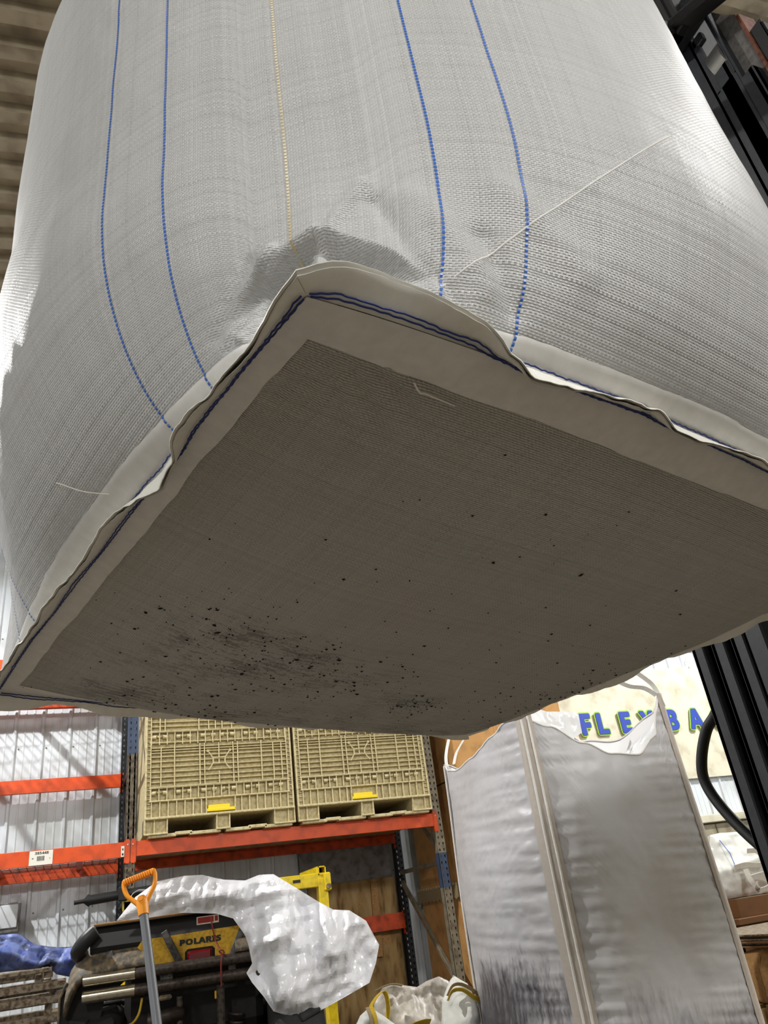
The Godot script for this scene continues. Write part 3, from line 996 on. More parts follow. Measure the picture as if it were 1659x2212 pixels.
func make_bin() -> Node3D:
	# origin at the lower left front corner; the front faces +z
	var t := thing("bulk_bin", "", "bin")
	var W := 1.185
	var D := 1.0
	var H1 := 0.145   # skid
	var H2 := 0.265   # foot wall
	var H3 := 0.365   # hinge row
	var H4 := 0.695   # lower gate
	var H5 := 0.80    # upper hinge row
	var H6 := 1.14
	# skid with two fork pockets
	var s := Shape.new()
	for q in [[0.0, 0.175], [0.545, 0.655], [1.01, 1.185]]:
		s.span(Vector3(q[0], 0.035, -D), Vector3(q[1], H1 - 0.012, -0.035))
		for e in [q[0], q[1] - 0.009]:
			s.span(Vector3(e, 0.02, -0.04), Vector3(e + 0.009, H1, 0.0), 0.002)
		s.span(Vector3(q[0], 0.02, -0.04), Vector3(q[1], 0.034, 0.004), 0.003)
	s.span(Vector3(0.07, 0.03, -0.04), Vector3(0.078, H1, -0.004), 0.002)
	s.span(Vector3(1.125, 0.03, -0.04), Vector3(1.133, H1, -0.004), 0.002)
	s.span(Vector3(0, H1 - 0.014, -D), Vector3(W, H1 + 0.004, 0.006), 0.004)
	for q in [[0.03, 0.24, 0.012], [0.23, 0.36, 0.02], [0.34, 0.58, 0.012], [0.62, 0.82, 0.012], [0.8, 0.95, 0.02], [0.93, 1.16, 0.012]]:
		s.span(Vector3(q[0], q[2] - 0.011, -0.16), Vector3(q[1], q[2] + 0.014, -0.012), 0.004)
	s.span(Vector3(0.03, 0.0, -D), Vector3(W - 0.03, 0.03, -D + 0.16), 0.004)
	s.span(Vector3(0.03, 0.0, -D * 0.5 - 0.08), Vector3(W - 0.03, 0.03, -D * 0.5 + 0.08), 0.004)
	obj("skid", s.done(), mats.bin_plastic, t)
	# backing walls, set in behind the ribs
	var wall := Shape.new()
	wall.span(Vector3(0.012, H1, -0.05), Vector3(W - 0.012, H6, -0.036))
	wall.span(Vector3(0.012, H1, -D + 0.01), Vector3(W - 0.012, H6, -D + 0.03))
	for x in [0.012, W - 0.032]:
		wall.span(Vector3(x, H1, -D), Vector3(x + 0.02, H6, -0.04))
	obj("wall", wall.done(), mats.bin_plastic, t)
	# corner posts with notched edges
	for e in [0, 1]:
		var c := Shape.new()
		var x0 := 0.0 if e == 0 else W - 0.045
		c.span(Vector3(x0, H1, -0.036), Vector3(x0 + 0.045, H6, -0.022))
		c.span(Vector3(0.0 if e == 0 else W - 0.014, H1, -0.06), Vector3(0.014 if e == 0 else W, H6, 0.0), 0.003)
		c.span(Vector3(0.037 if e == 0 else W - 0.045, H2, -0.036), Vector3(0.045 if e == 0 else W - 0.037, H6, -0.002), 0.002)
		var y := H1 + 0.03
		while y < H6:
			c.span(Vector3(x0 + 0.004, y, -0.036), Vector3(x0 + 0.041, y + 0.007, -0.006), 0.002)
			y += 0.034
		obj("corner_post", c.done(), mats.bin_plastic, t)
	# foot wall: upright ribs, a gap at the latch
	var f := Shape.new()
	f.span(Vector3(0.03, H2 - 0.006, -0.04), Vector3(W - 0.03, H2 + 0.006, 0.0), 0.003)
	for k in 18:
		var x := 0.05 + k * 0.0638
		if x > 0.475 and x < 0.695:
			continue
		f.span(Vector3(x - 0.004, H1, -0.04), Vector3(x + 0.004, H2, -0.002), 0.002)
	f.span(Vector3(0.466, H1, -0.04), Vector3(0.475, H2, 0.0), 0.002)
	f.span(Vector3(0.695, H1, -0.04), Vector3(0.704, H2, 0.0), 0.002)
	obj("foot_wall", f.done(), mats.bin_plastic, t)
	# yellow latch
	var l := Shape.new()
	l.span(Vector3(0.475, H1 + 0.012, -0.03), Vector3(0.695, H1 + 0.036, 0.004), 0.004)
	l.span(Vector3(0.485, H1 + 0.03, -0.03), Vector3(0.655, H1 + 0.062, 0.0), 0.004)
	obj("latch", l.done(), mats.latch_yellow, t).set_meta("label", "bright yellow latch bar")
	# hinge rows: cells with knuckles
	for row in [[H2, H3, 0], [H4, H5, 1]]:
		var h := Shape.new()
		var y0: float = row[0]
		var y1: float = row[1]
		var mid := (y0 + y1) / 2
		h.span(Vector3(0.03, y1 - 0.007, -0.04), Vector3(W - 0.03, y1 + 0.007, 0.0), 0.003)
		if row[2] == 1:
			h.span(Vector3(0.03, y0 + 0.014, -0.04), Vector3(W - 0.03, y0 + 0.022, -0.002), 0.002)
		for k in 19:
			var x := 0.045 + k * 0.0608
			h.span(Vector3(x - 0.0035, y0, -0.04), Vector3(x + 0.0035, y1, -0.002), 0.002)
		obj("hinge_row", h.done(), mats.bin_plastic, t)
		for k in 6:
			var x := [0.10, 0.29, 0.485, 0.64, 0.84, 1.03][k] as float
			var kn := Shape.new()
			kn.tube(PackedVector3Array([Vector3(x - 0.052, mid + 0.012, -0.02), Vector3(x - 0.018, mid + 0.012, -0.02)]), 0.017, 10)
			kn.tube(PackedVector3Array([Vector3(x + 0.034, mid + 0.012, -0.02), Vector3(x + 0.068, mid + 0.012, -0.02)]), 0.017, 10)
			kn.box(Vector3(x + 0.008, mid + 0.018, -0.026), Vector3(0.044, 0.018, 0.024), 0.004)
			obj("hinge", kn.done(), mats.bin_plastic, t)
	# gates: a grid of ribs
	for gate in [[H3, H4, 0], [H5, H6, 1]]:
		var g := Shape.new()
		var y0: float = gate[0]
		var y1: float = gate[1]
		for k in (9 if gate[2] == 0 else 8):
			var y: float = y0 + [0.042, 0.078, 0.118, 0.158, 0.198, 0.236, 0.266, 0.287, 0.307][k]
			g.span(Vector3(0.045, y - 0.0035, -0.04), Vector3(W - 0.045, y + 0.0035, -0.005), 0.002)
		g.span(Vector3(0.045, y0 - 0.004, -0.04), Vector3(W - 0.045, y0 + 0.008, 0.0), 0.003)
		for x in ([0.12, 0.225, 0.425, 0.462, 0.695, 0.732, 0.93, 1.03, 1.10] if gate[2] == 0 else [0.11, 0.15, 0.42, 0.50, 0.555, 0.61, 0.69, 0.95, 1.0, 1.08]):
			g.span(Vector3(x - 0.004, y0, -0.04), Vector3(x + 0.004, y1 - (0.025 if x < 0.15 or x > 1.0 else 0.0), -0.002), 0.002)
		if gate[2] == 0:
			g.span(Vector3(0.575, y0, -0.04), Vector3(0.583, y0 + 0.10, -0.004), 0.002)
			g.span(Vector3(0.575, y0 + 0.158, -0.04), Vector3(0.583, y1, -0.004), 0.002)
		obj("gate", g.done(), mats.bin_plastic, t)
		if gate[2] == 0:
			var e := Shape.new()
			var c := Vector3(0.579, y0 + 0.185, -0.006)
			for sx in [-1.0, 1.0]:
				for sy in [-1.0, 1.0]:
					e.bar(c + Vector3(0.048 * sx, 0.02 * sy, 0), c + Vector3(0.088 * sx, 0.075 * sy, 0), 0.009, 0.012, Vector3.RIGHT, 0.002)
				e.bar(c + Vector3(0.048 * sx, -0.024, 0), c + Vector3(0.048 * sx, 0.024, 0), 0.010, 0.012, Vector3.RIGHT, 0.002)
				e.tube(PackedVector3Array([c + Vector3(0.09 * sx, 0.078, -0.006), c + Vector3(0.09 * sx, 0.078, 0.008)]), 0.011, 10)
			for sy in [-1.0, 1.0]:
				e.bar(c + Vector3(-0.048, 0.022 * sy, 0), c + Vector3(0.048, 0.022 * sy, 0), 0.009, 0.012, Vector3.UP, 0.002)
			obj("cross_brace", e.done(), mats.bin_plastic, t)
	return t

# =====================================================================  the hanging bulk bag
const SIDE := 0.95
const BC := Vector3(0.4587, 1.1652, -0.9506)
const E1 := Vector3(-0.2651, -0.0058, -0.9642)   # near corner towards left corner
const E2 := Vector3(0.9635, -0.0410, -0.2646)    # near corner towards right corner
const BU := Vector3(0.0380, 0.9991, -0.0164)
const TALL := 0.98
var corner_pt := [Vector2(-1, -1), Vector2(-1, 1), Vector2(1, 1), Vector2(1, -1)]
var creases := [
	# from (x, h) to (x, h), width, height; x runs along the seam from the near corner, left is negative
	[0.055, 0.150, 0.095, 0.060, 0.009, -0.005], [0.090, 0.150, 0.150, 0.050, 0.016, 0.005], [0.150, 0.110, 0.185, 0.040, 0.012, -0.005],
	[0.045, 0.175, 0.014, 0.116, 0.007, 0.005], [0.10, 0.070, 0.135, 0.025, 0.006, -0.003], [0.17, 0.17, 0.25, 0.09, 0.020, 0.004],
	[-0.040, 0.105, -0.095, 0.030, 0.006, 0.007], [-0.065, 0.105, -0.120, 0.045, 0.008, -0.004], [-0.024, 0.085, -0.055, 0.022, 0.006, -0.007],
	[-0.06, 0.065, -0.115, 0.026, 0.004, -0.004],
	[0.110, 0.045, 0.395, 0.320, 0.006, 0.0012]]
var bag_noise: FastNoiseLite

func b_mid(face: int) -> float:
	return [-0.030, -0.06, -0.06, -0.090][face]

# a point of the side cloth before wrinkles; s runs along a seam 0..1, h is the height above it
func bag_raw(face: int, s: float, h: float) -> Vector3:
	var q := SIDE / 2
	var rc := 4.0 * SIDE / TAU
	var a: Vector2 = corner_pt[face] * q
	var b: Vector2 = corner_pt[(face + 1) % 4] * q
	var sq := a.lerp(b, s)
	var ang := -3.0 * PI / 4.0 - (face + s) * PI / 2.0
	var ci := Vector2(cos(ang), sin(ang)) * rc
	var b0: float = -0.06 + (b_mid(face) + 0.06) * sin(PI * s)
	var hh := h / 0.3014
	var u := clampf(hh, 0, 1)
	var k := b0 + (0.9982 - b0) * pow(maxf(1e-9, 1.0 - (1.0 - u) * (1.0 - u)), 0.5 * 1.4396)
	# the left corner keeps more of its point low down, where the load pushes into it
	var d := 9.0
	if face == 3:
		d = s * SIDE
	elif face == 2:
		d = (1.0 - s) * SIDE
	k *= 1.0 - 0.95 * exp(-pow(d / 0.26, 2)) * smoothstep(0.80, 0.15, h)
	var p := sq.lerp(ci, k) * (1.0 + 0.0629 * h)
	var lift: float = ([0.028, 0.0, -0.006, 0.028][face] as float) * sin(PI * s) * exp(-hh * 3.0)
	# the near corner is drawn down by its knot of folded cloth
	if face == 0:
		lift -= 0.014 * exp(-s * SIDE / 0.09) * exp(-hh * 2.0)
	elif face == 3:
		lift -= 0.014 * exp(-(1.0 - s) * SIDE / 0.09) * exp(-hh * 2.0)
	if face == 3:
		p.y -= 0.035 * exp(-pow((s - 0.22) / 0.22, 2)) * sin(PI * clampf(h / 0.5, 0, 1)) * smoothstep(0.0, 0.12, s)
	return BC + E1 * p.x + E2 * p.y + BU * (h + lift) + Vector3(0.0023, 0, -0.0637) * h

func wrinkle(face: int, s: float, h: float) -> float:
	var d := 0.0
	if bag_noise:
		var pp := face + s
		d += bag_noise.get_noise_3d(cos(pp * PI / 2) * 2.0, sin(pp * PI / 2) * 2.0, h * 2.0) * 0.006 * smoothstep(0.0, 0.08, h)
	if face != 0 and face != 3:
		return d
	var x := s * SIDE if face == 0 else (s - 1.0) * SIDE
	if absf(x) < 0.24:
		# the cloth is tucked in under a ledge at the corner
		var hc := 0.113 - 0.50 * absf(x)
		d -= 0.027 * smoothstep(-0.004, 0.008, hc - h) * smoothstep(0.0, 0.03, h) * smoothstep(0.115, 0.05, absf(x))
		d += 0.011 * exp(-pow((x - 0.004) / 0.016, 2)) * smoothstep(-0.01, 0.015, hc - h) * smoothstep(0.004, 0.03, h)
	for c in creases:
		var a := Vector2(c[0], c[1])
		var b := Vector2(c[2], c[3])
		var q := Vector2(x, h)
		if absf(q.x - (a.x + b.x) / 2) > absf(b.x - a.x) / 2 + 0.06:
			continue
		var near := Geometry2D.get_closest_point_to_segment(q, a, b)
		var e := near.distance_to(q) / (c[4] as float)
		if e < 3.0:
			d += (c[5] as float) * exp(-e * e) * smoothstep(0.0, 0.012, h) * smoothstep(0.0, 0.02, absf(x))
	return d

func bag_normal(face: int, s: float, h: float) -> Vector3:
	var e := 0.004
	var s0 := clampf(s, e, 1 - e)
	var h0 := maxf(h, e)
	var du := bag_raw(face, s0 + e, h0) - bag_raw(face, s0 - e, h0)
	var dv := bag_raw(face, s0, h0 + e) - bag_raw(face, s0, h0 - e)
	var n := du.cross(dv).normalized()
	if n.dot(bag_raw(face, s0, h0) - BC - BU * h) < 0:
		n = -n
	# the cloth turns smoothly from one side into the next
	if s < 0.03 or s > 0.97:
		var o := (face + 3) % 4 if s < 0.5 else (face + 1) % 4
		var so := 1.0 - e if s < 0.5 else e
		var du2 := bag_raw(o, so + e, h0) - bag_raw(o, so - e, h0)
		var dv2 := bag_raw(o, so, h0 + e) - bag_raw(o, so, h0 - e)
		var n2 := du2.cross(dv2).normalized()
		if n2.dot(bag_raw(o, so, h0) - BC - BU * h) < 0:
			n2 = -n2
		var k := smoothstep(0.03, 0.0, s if s < 0.5 else 1.0 - s)
		n = (n * (2.0 - k) + n2 * k).normalized()
	return n

func bag_pt(face: int, s: float, h: float, off := 0.0) -> Vector3:
	return bag_raw(face, s, h) + bag_normal(face, s, h) * (wrinkle(face, s, h) + off)

# base cloth: blends its four seams and sags in the middle; u along E1, v along E2, both -1..1
func base_pt(u: float, v: float, off := 0.0) -> Vector3:
	var fu := (u + 1) / 2
	var fv := (v + 1) / 2
	var p0 := bag_raw(0, fv, 0)          # u = -1
	var p2 := bag_raw(2, 1 - fv, 0)      # u = +1
	var p3 := bag_raw(3, 1 - fu, 0)      # v = -1
	var p1 := bag_raw(1, fu, 0)          # v = +1
	var c00 := bag_raw(0, 0, 0)
	var c01 := bag_raw(0, 1, 0)
	var c11 := bag_raw(1, 1, 0)
	var c10 := bag_raw(3, 0, 0)
	var p := p0.lerp(p2, fu) + p3.lerp(p1, fv) - c00.lerp(c10, fu).lerp(c01.lerp(c11, fu), fv)
	var sag := 0.024 * (1 - u * u) * (1 - v * v) + 0.026 * (1 - pow(u, 6)) * (1 - pow(v, 6))
	var fu1 := 1.0 - pow(1.0 - clampf((1.0 - u) / 0.16, 0, 1), 2)
	var fv1 := 1.0 - pow(1.0 - clampf((1.0 - v) / 0.16, 0, 1), 2)
	sag += 0.024 * fu1 * fv1 * smoothstep(-1.0, -0.3, u) * smoothstep(-1.0, -0.3, v)
	return p - BU * (sag + off)

func edge_out(face: int, s: float) -> Vector3:
	var o: Vector2 = [Vector2(-1, 0), Vector2(0, 1), Vector2(1, 0), Vector2(0, -1)][face]
	var nx: Vector2 = [Vector2(-1, 0), Vector2(0, 1), Vector2(1, 0), Vector2(0, -1)][(face + 1) % 4]
	var pv: Vector2 = [Vector2(-1, 0), Vector2(0, 1), Vector2(1, 0), Vector2(0, -1)][(face + 3) % 4]
	var d := o + nx * smoothstep(0.97, 1.0, s) + pv * smoothstep(0.03, 0.0, s)
	return (E1 * d.x + E2 * d.y).normalized()

func keyed(keys: Array, s: float) -> float:
	for i in keys.size() - 1:
		if s <= keys[i + 1][0]:
			var f: float = (s - keys[i][0]) / (keys[i + 1][0] - keys[i][0])
			return lerpf(keys[i][1], keys[i + 1][1], smoothstep(0.0, 1.0, f))
	return keys[keys.size() - 1][1]

func build_big_bag() -> void:
	bag_noise = noise(51, 0.9)
	var bag := thing("bulk_bag", "large full white woven bulk bag with blue stripes hanging from the forklift, seen from below", "bulk bag")
	# side panels
	for face in 4:
		var fine := face == 0 or face == 3
		var nu := 240 if fine else 70
		var nv := 190 if fine else 60
		var pts := PackedVector3Array()
		var us := PackedVector2Array()
		pts.resize(nu * nv)
		us.resize(nu * nv)
		var grow := PackedFloat32Array()
		grow.resize(nu)
		for j in nv:
			var h := TALL * pow(float(j) / (nv - 1), 1.5)
			for i in nu:
				var f := float(i) / (nu - 1)
				var s := f
				if fine:   # closer rows towards the near corner
					s = pow(f, 1.35) if face == 0 else 1.0 - pow(1.0 - f, 1.35)
				var p := bag_pt(face, s, h)
				pts[j * nu + i] = p
				if j > 0:
					grow[i] += (p - pts[(j - 1) * nu + i]).length()
				us[j * nu + i] = Vector2((face + s) * SIDE, grow[i])
		var sh := Shape.new()
		sh.grid(pts, nu, nv, us, edge_out(face, 0.5))
		obj("side_panel", sh.done(), mats.woven_fabric, bag)
	# base
	var nb := 150
	var bp := PackedVector3Array()
	var bu := PackedVector2Array()
	var bu2 := PackedVector2Array()
	for j in nb:
		for i in nb:
			var u := -1.0 + 2.0 * i / (nb - 1)
			var v := -1.0 + 2.0 * j / (nb - 1)
			var wob := bag_noise.get_noise_2d(u * 3.0, v * 3.0) * 0.004 * (1 - u * u) * (1 - v * v)
			# slack folds run in from the near corner
			var cd := Vector2(u + 1, v + 1)
			wob += 0.0016 * sin(cd.angle() * 34.0) * exp(-pow((cd.length() - 0.28) / 0.13, 2))
			bp.push_back(base_pt(u, v, wob))
			bu.push_back(Vector2(v * SIDE / 2, u * SIDE / 2))
			bu2.push_back(Vector2((v + 1) / 2, (u + 1) / 2))
	# the level tapes stand proud of the gaps between them: four rows of points to each tape
	var fp := PackedVector3Array()
	var fu := PackedVector2Array()
	var fu2 := PackedVector2Array()
	var rows := 0
	for k in range(-183, 183):
		for q in 4:
			var vm: float = (k + ([0.0, 0.13, 0.5, 0.87][q] as float)) / 384.0
			var u := vm / (SIDE / 2)
			if u < -1.0 or u > 1.0:
				continue
			rows += 1
			var jf := (u + 1) / 2 * (nb - 1)
			var j0 := mini(int(jf), nb - 2)
			var sunk := BU * (([0.0013, 0.0002, 0.0, 0.0002][q] as float) * (0.75 + 0.5 * fposmod(k * 0.618, 1.0)))
			for i in range(0, nb, 2):
				var a := bp[i * nb + j0].lerp(bp[i * nb + j0 + 1], jf - j0)
				fp.push_back(a + sunk)
				var v := -1.0 + 2.0 * i / (nb - 1)
				fu.push_back(Vector2(v * SIDE / 2, vm))
				fu2.push_back(Vector2((v + 1) / 2, (u + 1) / 2))
			# close the last column on the seam
			var e := bp[(nb - 1) * nb + j0].lerp(bp[(nb - 1) * nb + j0 + 1], jf - j0)
			fp.push_back(e + sunk)
			fu.push_back(Vector2(SIDE / 2, vm))
			fu2.push_back(Vector2(1, (u + 1) / 2))
	var bs := Shape.new()
	bs.grid(fp, nb / 2 + 1, rows, fu, -BU, fu2)
	var base := obj("base_panel", bs.done(), mats.woven_base, bag)
	# top, closed round the filling
	var tp := Shape.new()
	var tpts := PackedVector3Array()
	var tus := PackedVector2Array()
	var apex := BC + BU * (TALL + 0.22) + Vector3(0.002, 0, -0.06)
	for j in 10:
		for i in 81:
			var fs := i / 80.0 * 4.0
			var fc := mini(int(fs), 3)
			var e := bag_pt(fc, fs - fc, TALL)
			var k := j / 9.0
			tpts.push_back(e.lerp(apex, k) + BU * 0.06 * sin(k * PI))
			tus.push_back(Vector2(fs * SIDE, k * 0.6))
	tp.grid(tpts, 81, 10, tus, Vector3.RIGHT)
	obj("top_panel", tp.done(), mats.woven_fabric, bag)
	# folded hems: on the sides above the seam, on the base inside it
	var wav := noise(52, 6.0)
	for face in 4:
		var n := 120
		var hp := PackedVector3Array()
		var hu := PackedVector2Array()
		for j in 7:
			for i in n:
				var s := float(i) / (n - 1)
				var w := [0.021, 0.024, 0.024, 0.027][face] as float
				w += wav.get_noise_2d(s * 0.8, face * 9.0) * 0.004 + rng.randf_range(-0.0004, 0.0004)
				w *= smoothstep(0.0, 0.05, s) * 0.45 + 0.55 if face == 0 else 1.0
				var f := j / 6.0
				var off := 0.0014 if j < 6 else 0.0002
				hp.push_back(bag_pt(face, s, w * f * 0.82, off))
				hu.push_back(Vector2(s, f))
		var hs := Shape.new()
		hs.grid(hp, n, 7, hu, edge_out(face, 0.5) - BU * 0.2)
		obj("side_hem", hs.done(), mats.hem, bag)
	for face in [3, 1, 2, 0]:
		var n := 120
		var hp := PackedVector3Array()
		var hu := PackedVector2Array()
		for j in 6:
			for i in n:
				var s := float(i) / (n - 1)
				var w := [0.047, 0.030, 0.030, 0.025][face] as float
				w += wav.get_noise_2d(s * 0.9, face * 7.0 + 40.0) * 0.004
				if face == 0:
					w *= 1.0 - 0.35 * smoothstep(0.55, 1.0, s)
				var t := w * (j / 5.0) / SIDE * 2.0
				var off := (0.0018 if face != 0 else 0.0032) if j < 5 else 0.0004
				var a := -1.0 + 2.0 * s
				match face:
					0: hp.push_back(base_pt(-1.0 + t, a, off))
					1: hp.push_back(base_pt(a, 1.0 - t, off))
					2: hp.push_back(base_pt(1.0 - t, -a, off))
					_: hp.push_back(base_pt(-a, -1.0 + t, off))
				hu.push_back(Vector2(s, j / 5.0))
		var hs := Shape.new()
		hs.grid(hp, n, 6, hu, -BU)
		obj("base_hem", hs.done(), mats.hem, bag)
	# the sewn lip that stands out all round, two layers, with blue chain stitch at its root
	var ang := [
		[[0.0, -16.0], [0.03, 20.0], [0.10, 26.0], [0.15, 4.0], [0.19, -40.0], [0.22, -61.0], [0.32, -57.0], [0.36, -44.0], [0.39, -32.0], [0.43, -58.0], [0.55, -54.0], [0.66, -48.0], [0.72, -44.0], [1.0, -50.0]],
		[[0.0, -50.0], [0.1, -18.0], [0.6, -26.0], [0.95, -14.0], [1.0, -20.0]],
		[[0.0, -20.0], [0.5, -24.0], [0.9, -18.0], [1.0, -50.0]],
		[[0.0, -50.0], [0.25, -47.0], [0.45, -42.0], [0.6, -44.0], [0.66, -50.0], [0.70, -74.0], [0.75, -76.0], [0.79, -52.0], [0.86, -48.0], [0.93, -46.0], [0.97, -40.0], [1.0, -16.0]]]
	for face in 4:
		var n := 180
		var layers := []
		for layer in 2:
			var lp := PackedVector3Array()
			var lu := PackedVector2Array()
			for j in 8:
				for i in n:
					var s := float(i) / (n - 1)
					var a := deg_to_rad(keyed(ang[face], s) + wav.get_noise_2d(s * 1.3, face * 3.0 + 80.0) * 14.0)
					var o := edge_out(face, s)
					var dir := o * cos(a) + BU * sin(a)
					var nn := o * -sin(a) + BU * cos(a)
					var w: float = (0.029 if face == 0 or face == 3 else 0.036) + wav.get_noise_2d(s * 1.0, face * 5.0 + 20.0) * 0.006 - layer * 0.002
					var th := 0.0013
					var k: float = [0.0, 0.25, 0.5, 0.8, 1.0, 1.0, 0.5, 0.0][j]
					var side := -1.0 if j < 5 else 1.0
					var gap := (0.0009 + 0.0011 * k * (0.5 + 0.5 * sin(s * 60.0 + face))) * (1.0 if layer == 0 else -1.0)
					var curl := 0.003 * k * k * sin(s * 26.0 + face * 2.0)
					lp.push_back(bag_raw(face, s, 0.0) + dir * (w * k - 0.001) + nn * (gap + curl + side * th * 0.5))
					lu.push_back(Vector2(s * SIDE, k * w))
			var ls := Shape.new()
			ls.grid(lp, n, 8, lu, -BU)
			layers.append(obj("seam_lip", ls.done(), mats.lip, bag))
		for row in 2:
			var path := PackedVector3Array()
			for i in 240:
				var s := 0.004 + 0.992 * i / 239.0
				var a := deg_to_rad(keyed(ang[face], s) + wav.get_noise_2d(s * 1.3, face * 3.0 + 80.0) * 14.0)
				var o := edge_out(face, s)
				var dir := o * cos(a) + BU * sin(a)
				var nn := o * -sin(a) + BU * cos(a)
				var d := 0.0035 + row * (0.005 + 0.004 * wav.get_noise_2d(s * 1.2, 130.0 + face)) + 0.0003 * sin(i * 1.7)
				path.push_back(bag_raw(face, s, 0.0) + dir * d - nn * (0.0036 + 0.0004 * sin(i * 2.3)))
			var st := Shape.new()
			st.tube(path, 0.0008, 6)
			obj("stitching", st.done(), mats.blue_thread, layers[1])
			if row == 0:   # the same thread on the upper face
				var up := PackedVector3Array()
				for i in 240:
					var s := 0.004 + 0.992 * i / 239.0
					var a := deg_to_rad(keyed(ang[face], s) + wav.get_noise_2d(s * 1.3, face * 3.0 + 80.0) * 14.0)
					var o := edge_out(face, s)
					var dir := o * cos(a) + BU * sin(a)
					var nn := o * -sin(a) + BU * cos(a)
					up.push_back(bag_raw(face, s, 0.0) + dir * (0.006 + 0.001 * sin(i * 0.9)) + nn * (0.0034 + 0.0005 * sin(i * 2.3)))
				var su := Shape.new()
				su.tube(up, 0.0008, 6)
				obj("stitching", su.done(), mats.blue_thread, layers[0])
	# coloured warp tapes: dashes where the tape lies on top of the weave
	for st in [[0, 0.118, 1], [0, 0.2012, 1], [0, 0.882, 1], [0, 0.7988, 1], [3, 0.8424, 1], [3, 0.7577, 1], [3, 0.1576, 1], [3, 0.2423, 1], [3, 0.9787, 0]]:
		var face: int = st[0]
		var s0: float = st[1]
		var ds := 0.0013 / SIDE
		var s := Shape.new()
		var h := 0.0005
		while h < 0.80:
			var e := 0.001
			var step := (bag_raw(face, s0, h + e) - bag_raw(face, s0, h)).length() / e
			var lead := h + 0.0037 / step
			var prev := []
			for k in 3:
				var hk := lerpf(h, lead, k / 2.0)
				var off := 0.0009 if k == 1 else 0.0004
				var nn := bag_normal(face, s0, hk)
				var w := nn * (wrinkle(face, s0, hk) + off + (0.0014 if hk < 0.021 else 0.0))
				var cur := [bag_raw(face, s0 - ds, hk) + w, bag_raw(face, s0 + ds, hk) + w]
				if k > 0:
					s.quad(prev[0], prev[1], cur[1], cur[0], nn)
				prev = cur
			h += 0.0052 / step
		var o := obj("colour_tape", s.done(), mats.blue_tape if st[2] == 1 else mats.yellow_tape, bag)
		o.set_meta("label", "blue tape woven into the cloth" if st[2] == 1 else "faint yellow tape woven into the cloth")
	# a sharp fold mark left by the packing runs slantwise over the right side
	var fm := []
	for k in 40:
		var f := k / 39.0
		fm.append(bag_pt(0, lerpf(0.110, 0.395, f) / SIDE, lerpf(0.045, 0.320, f), -0.0006 if f < 0.96 and f > 0.04 else -0.0014))
	obj("fold_mark", tube_mesh(fm, 0.0011, 8), mats.hem, bag)
	# loose threads
	var lt := [bag_pt(3, 0.60, 0.015, 0.003), bag_pt(3, 0.585, 0.030, 0.012), bag_pt(3, 0.565, 0.050, 0.016), bag_pt(3, 0.548, 0.052, 0.008), bag_pt(3, 0.540, 0.044, 0.004)]
	obj("loose_thread", tube_mesh(Array(smooth_path(lt, 8)), 0.0006, 6), mats.white_thread, bag)
	var l2 := [base_pt(-0.90, -0.73, 0.004), base_pt(-0.895, -0.715, 0.010), base_pt(-0.885, -0.69, 0.004), base_pt(-0.88, -0.62, 0.003)]
	obj("loose_thread", tube_mesh(Array(smooth_path(l2, 8)), 0.0008, 6), mats.white_thread, bag)
	# crumbs of dark soil stuck to the base
	var g := RandomNumberGenerator.new()
	g.seed = 77
	var fl := Shape.new()
	var groups := [[0.22, 0.60, 0.09, 0.07, 70], [0.36, 0.64, 0.10, 0.07, 80], [0.42, 0.42, 0.14, 0.12, 26], [0.62, 0.72, 0.03, 0.03, 40], [0.25, 0.85, 0.10, 0.06, 50], [0.9, 0.55, 0.05, 0.10, 34], [0.80, 0.66, 0.05, 0.05, 26], [0.55, 0.6, 0.25, 0.25, 60], [0.5, 0.97, 0.3, 0.02, 30], [0.85, 0.975, 0.1, 0.012, 26], [0.97, 0.8, 0.01, 0.14, 30]]
	for gr in groups:
		for k in int(gr[4] * 1.7):
			var v := clampf(g.randfn(gr[0], gr[2]), 0.01, 0.99) * 2.0 - 1.0
			var u := clampf(g.randfn(gr[1], gr[3]), 0.01, 0.99) * 2.0 - 1.0
			if u < -0.93 or v < -0.95:
				continue
			var c := base_pt(u, v, 0.0012)
			var r := 0.0008 + 0.0021 * pow(g.randf(), 2.4)
			var a := g.randf() * TAU
			var ex := E1 * cos(a) + E2 * sin(a)
			var ey := E2 * cos(a) - E1 * sin(a)
			var lo := g.randf_range(0.8, 1.7)
			var tip := c - BU * r * 0.4
			var ring := []
			for q in 6:
				var b := TAU * q / 6
				ring.append(c + (ex * cos(b) * lo + ey * sin(b)) * r * g.randf_range(0.6, 1.25) + BU * 0.0008)
			for q in 6:
				fl.tri(tip, ring[q], ring[(q + 1) % 6], -BU)
	var fo := obj("soil_crumbs", fl.done(), mats.soil, base)
	fo.set_meta("kind", "stuff")
	# lift loops up to the forks
	for face in 4:
		for e in [0.06, 0.94]:
			var b := bag_pt(face, e, TALL - 0.06, 0.006)
			var fork_z := -1.20 if (BC - b).z > 0 else -0.76
			var top := Vector3(b.x * 0.6 + BC.x * 0.4, 2.66, fork_z)
			obj("lift_loop", strap_mesh([bag_pt(face, e, TALL - 0.25, 0.005), b, b.lerp(top, 0.5), top], 0.05, 0.004, edge_out(face, 0.5).cross(Vector3.UP), 6), mats.bag_loop, bag)

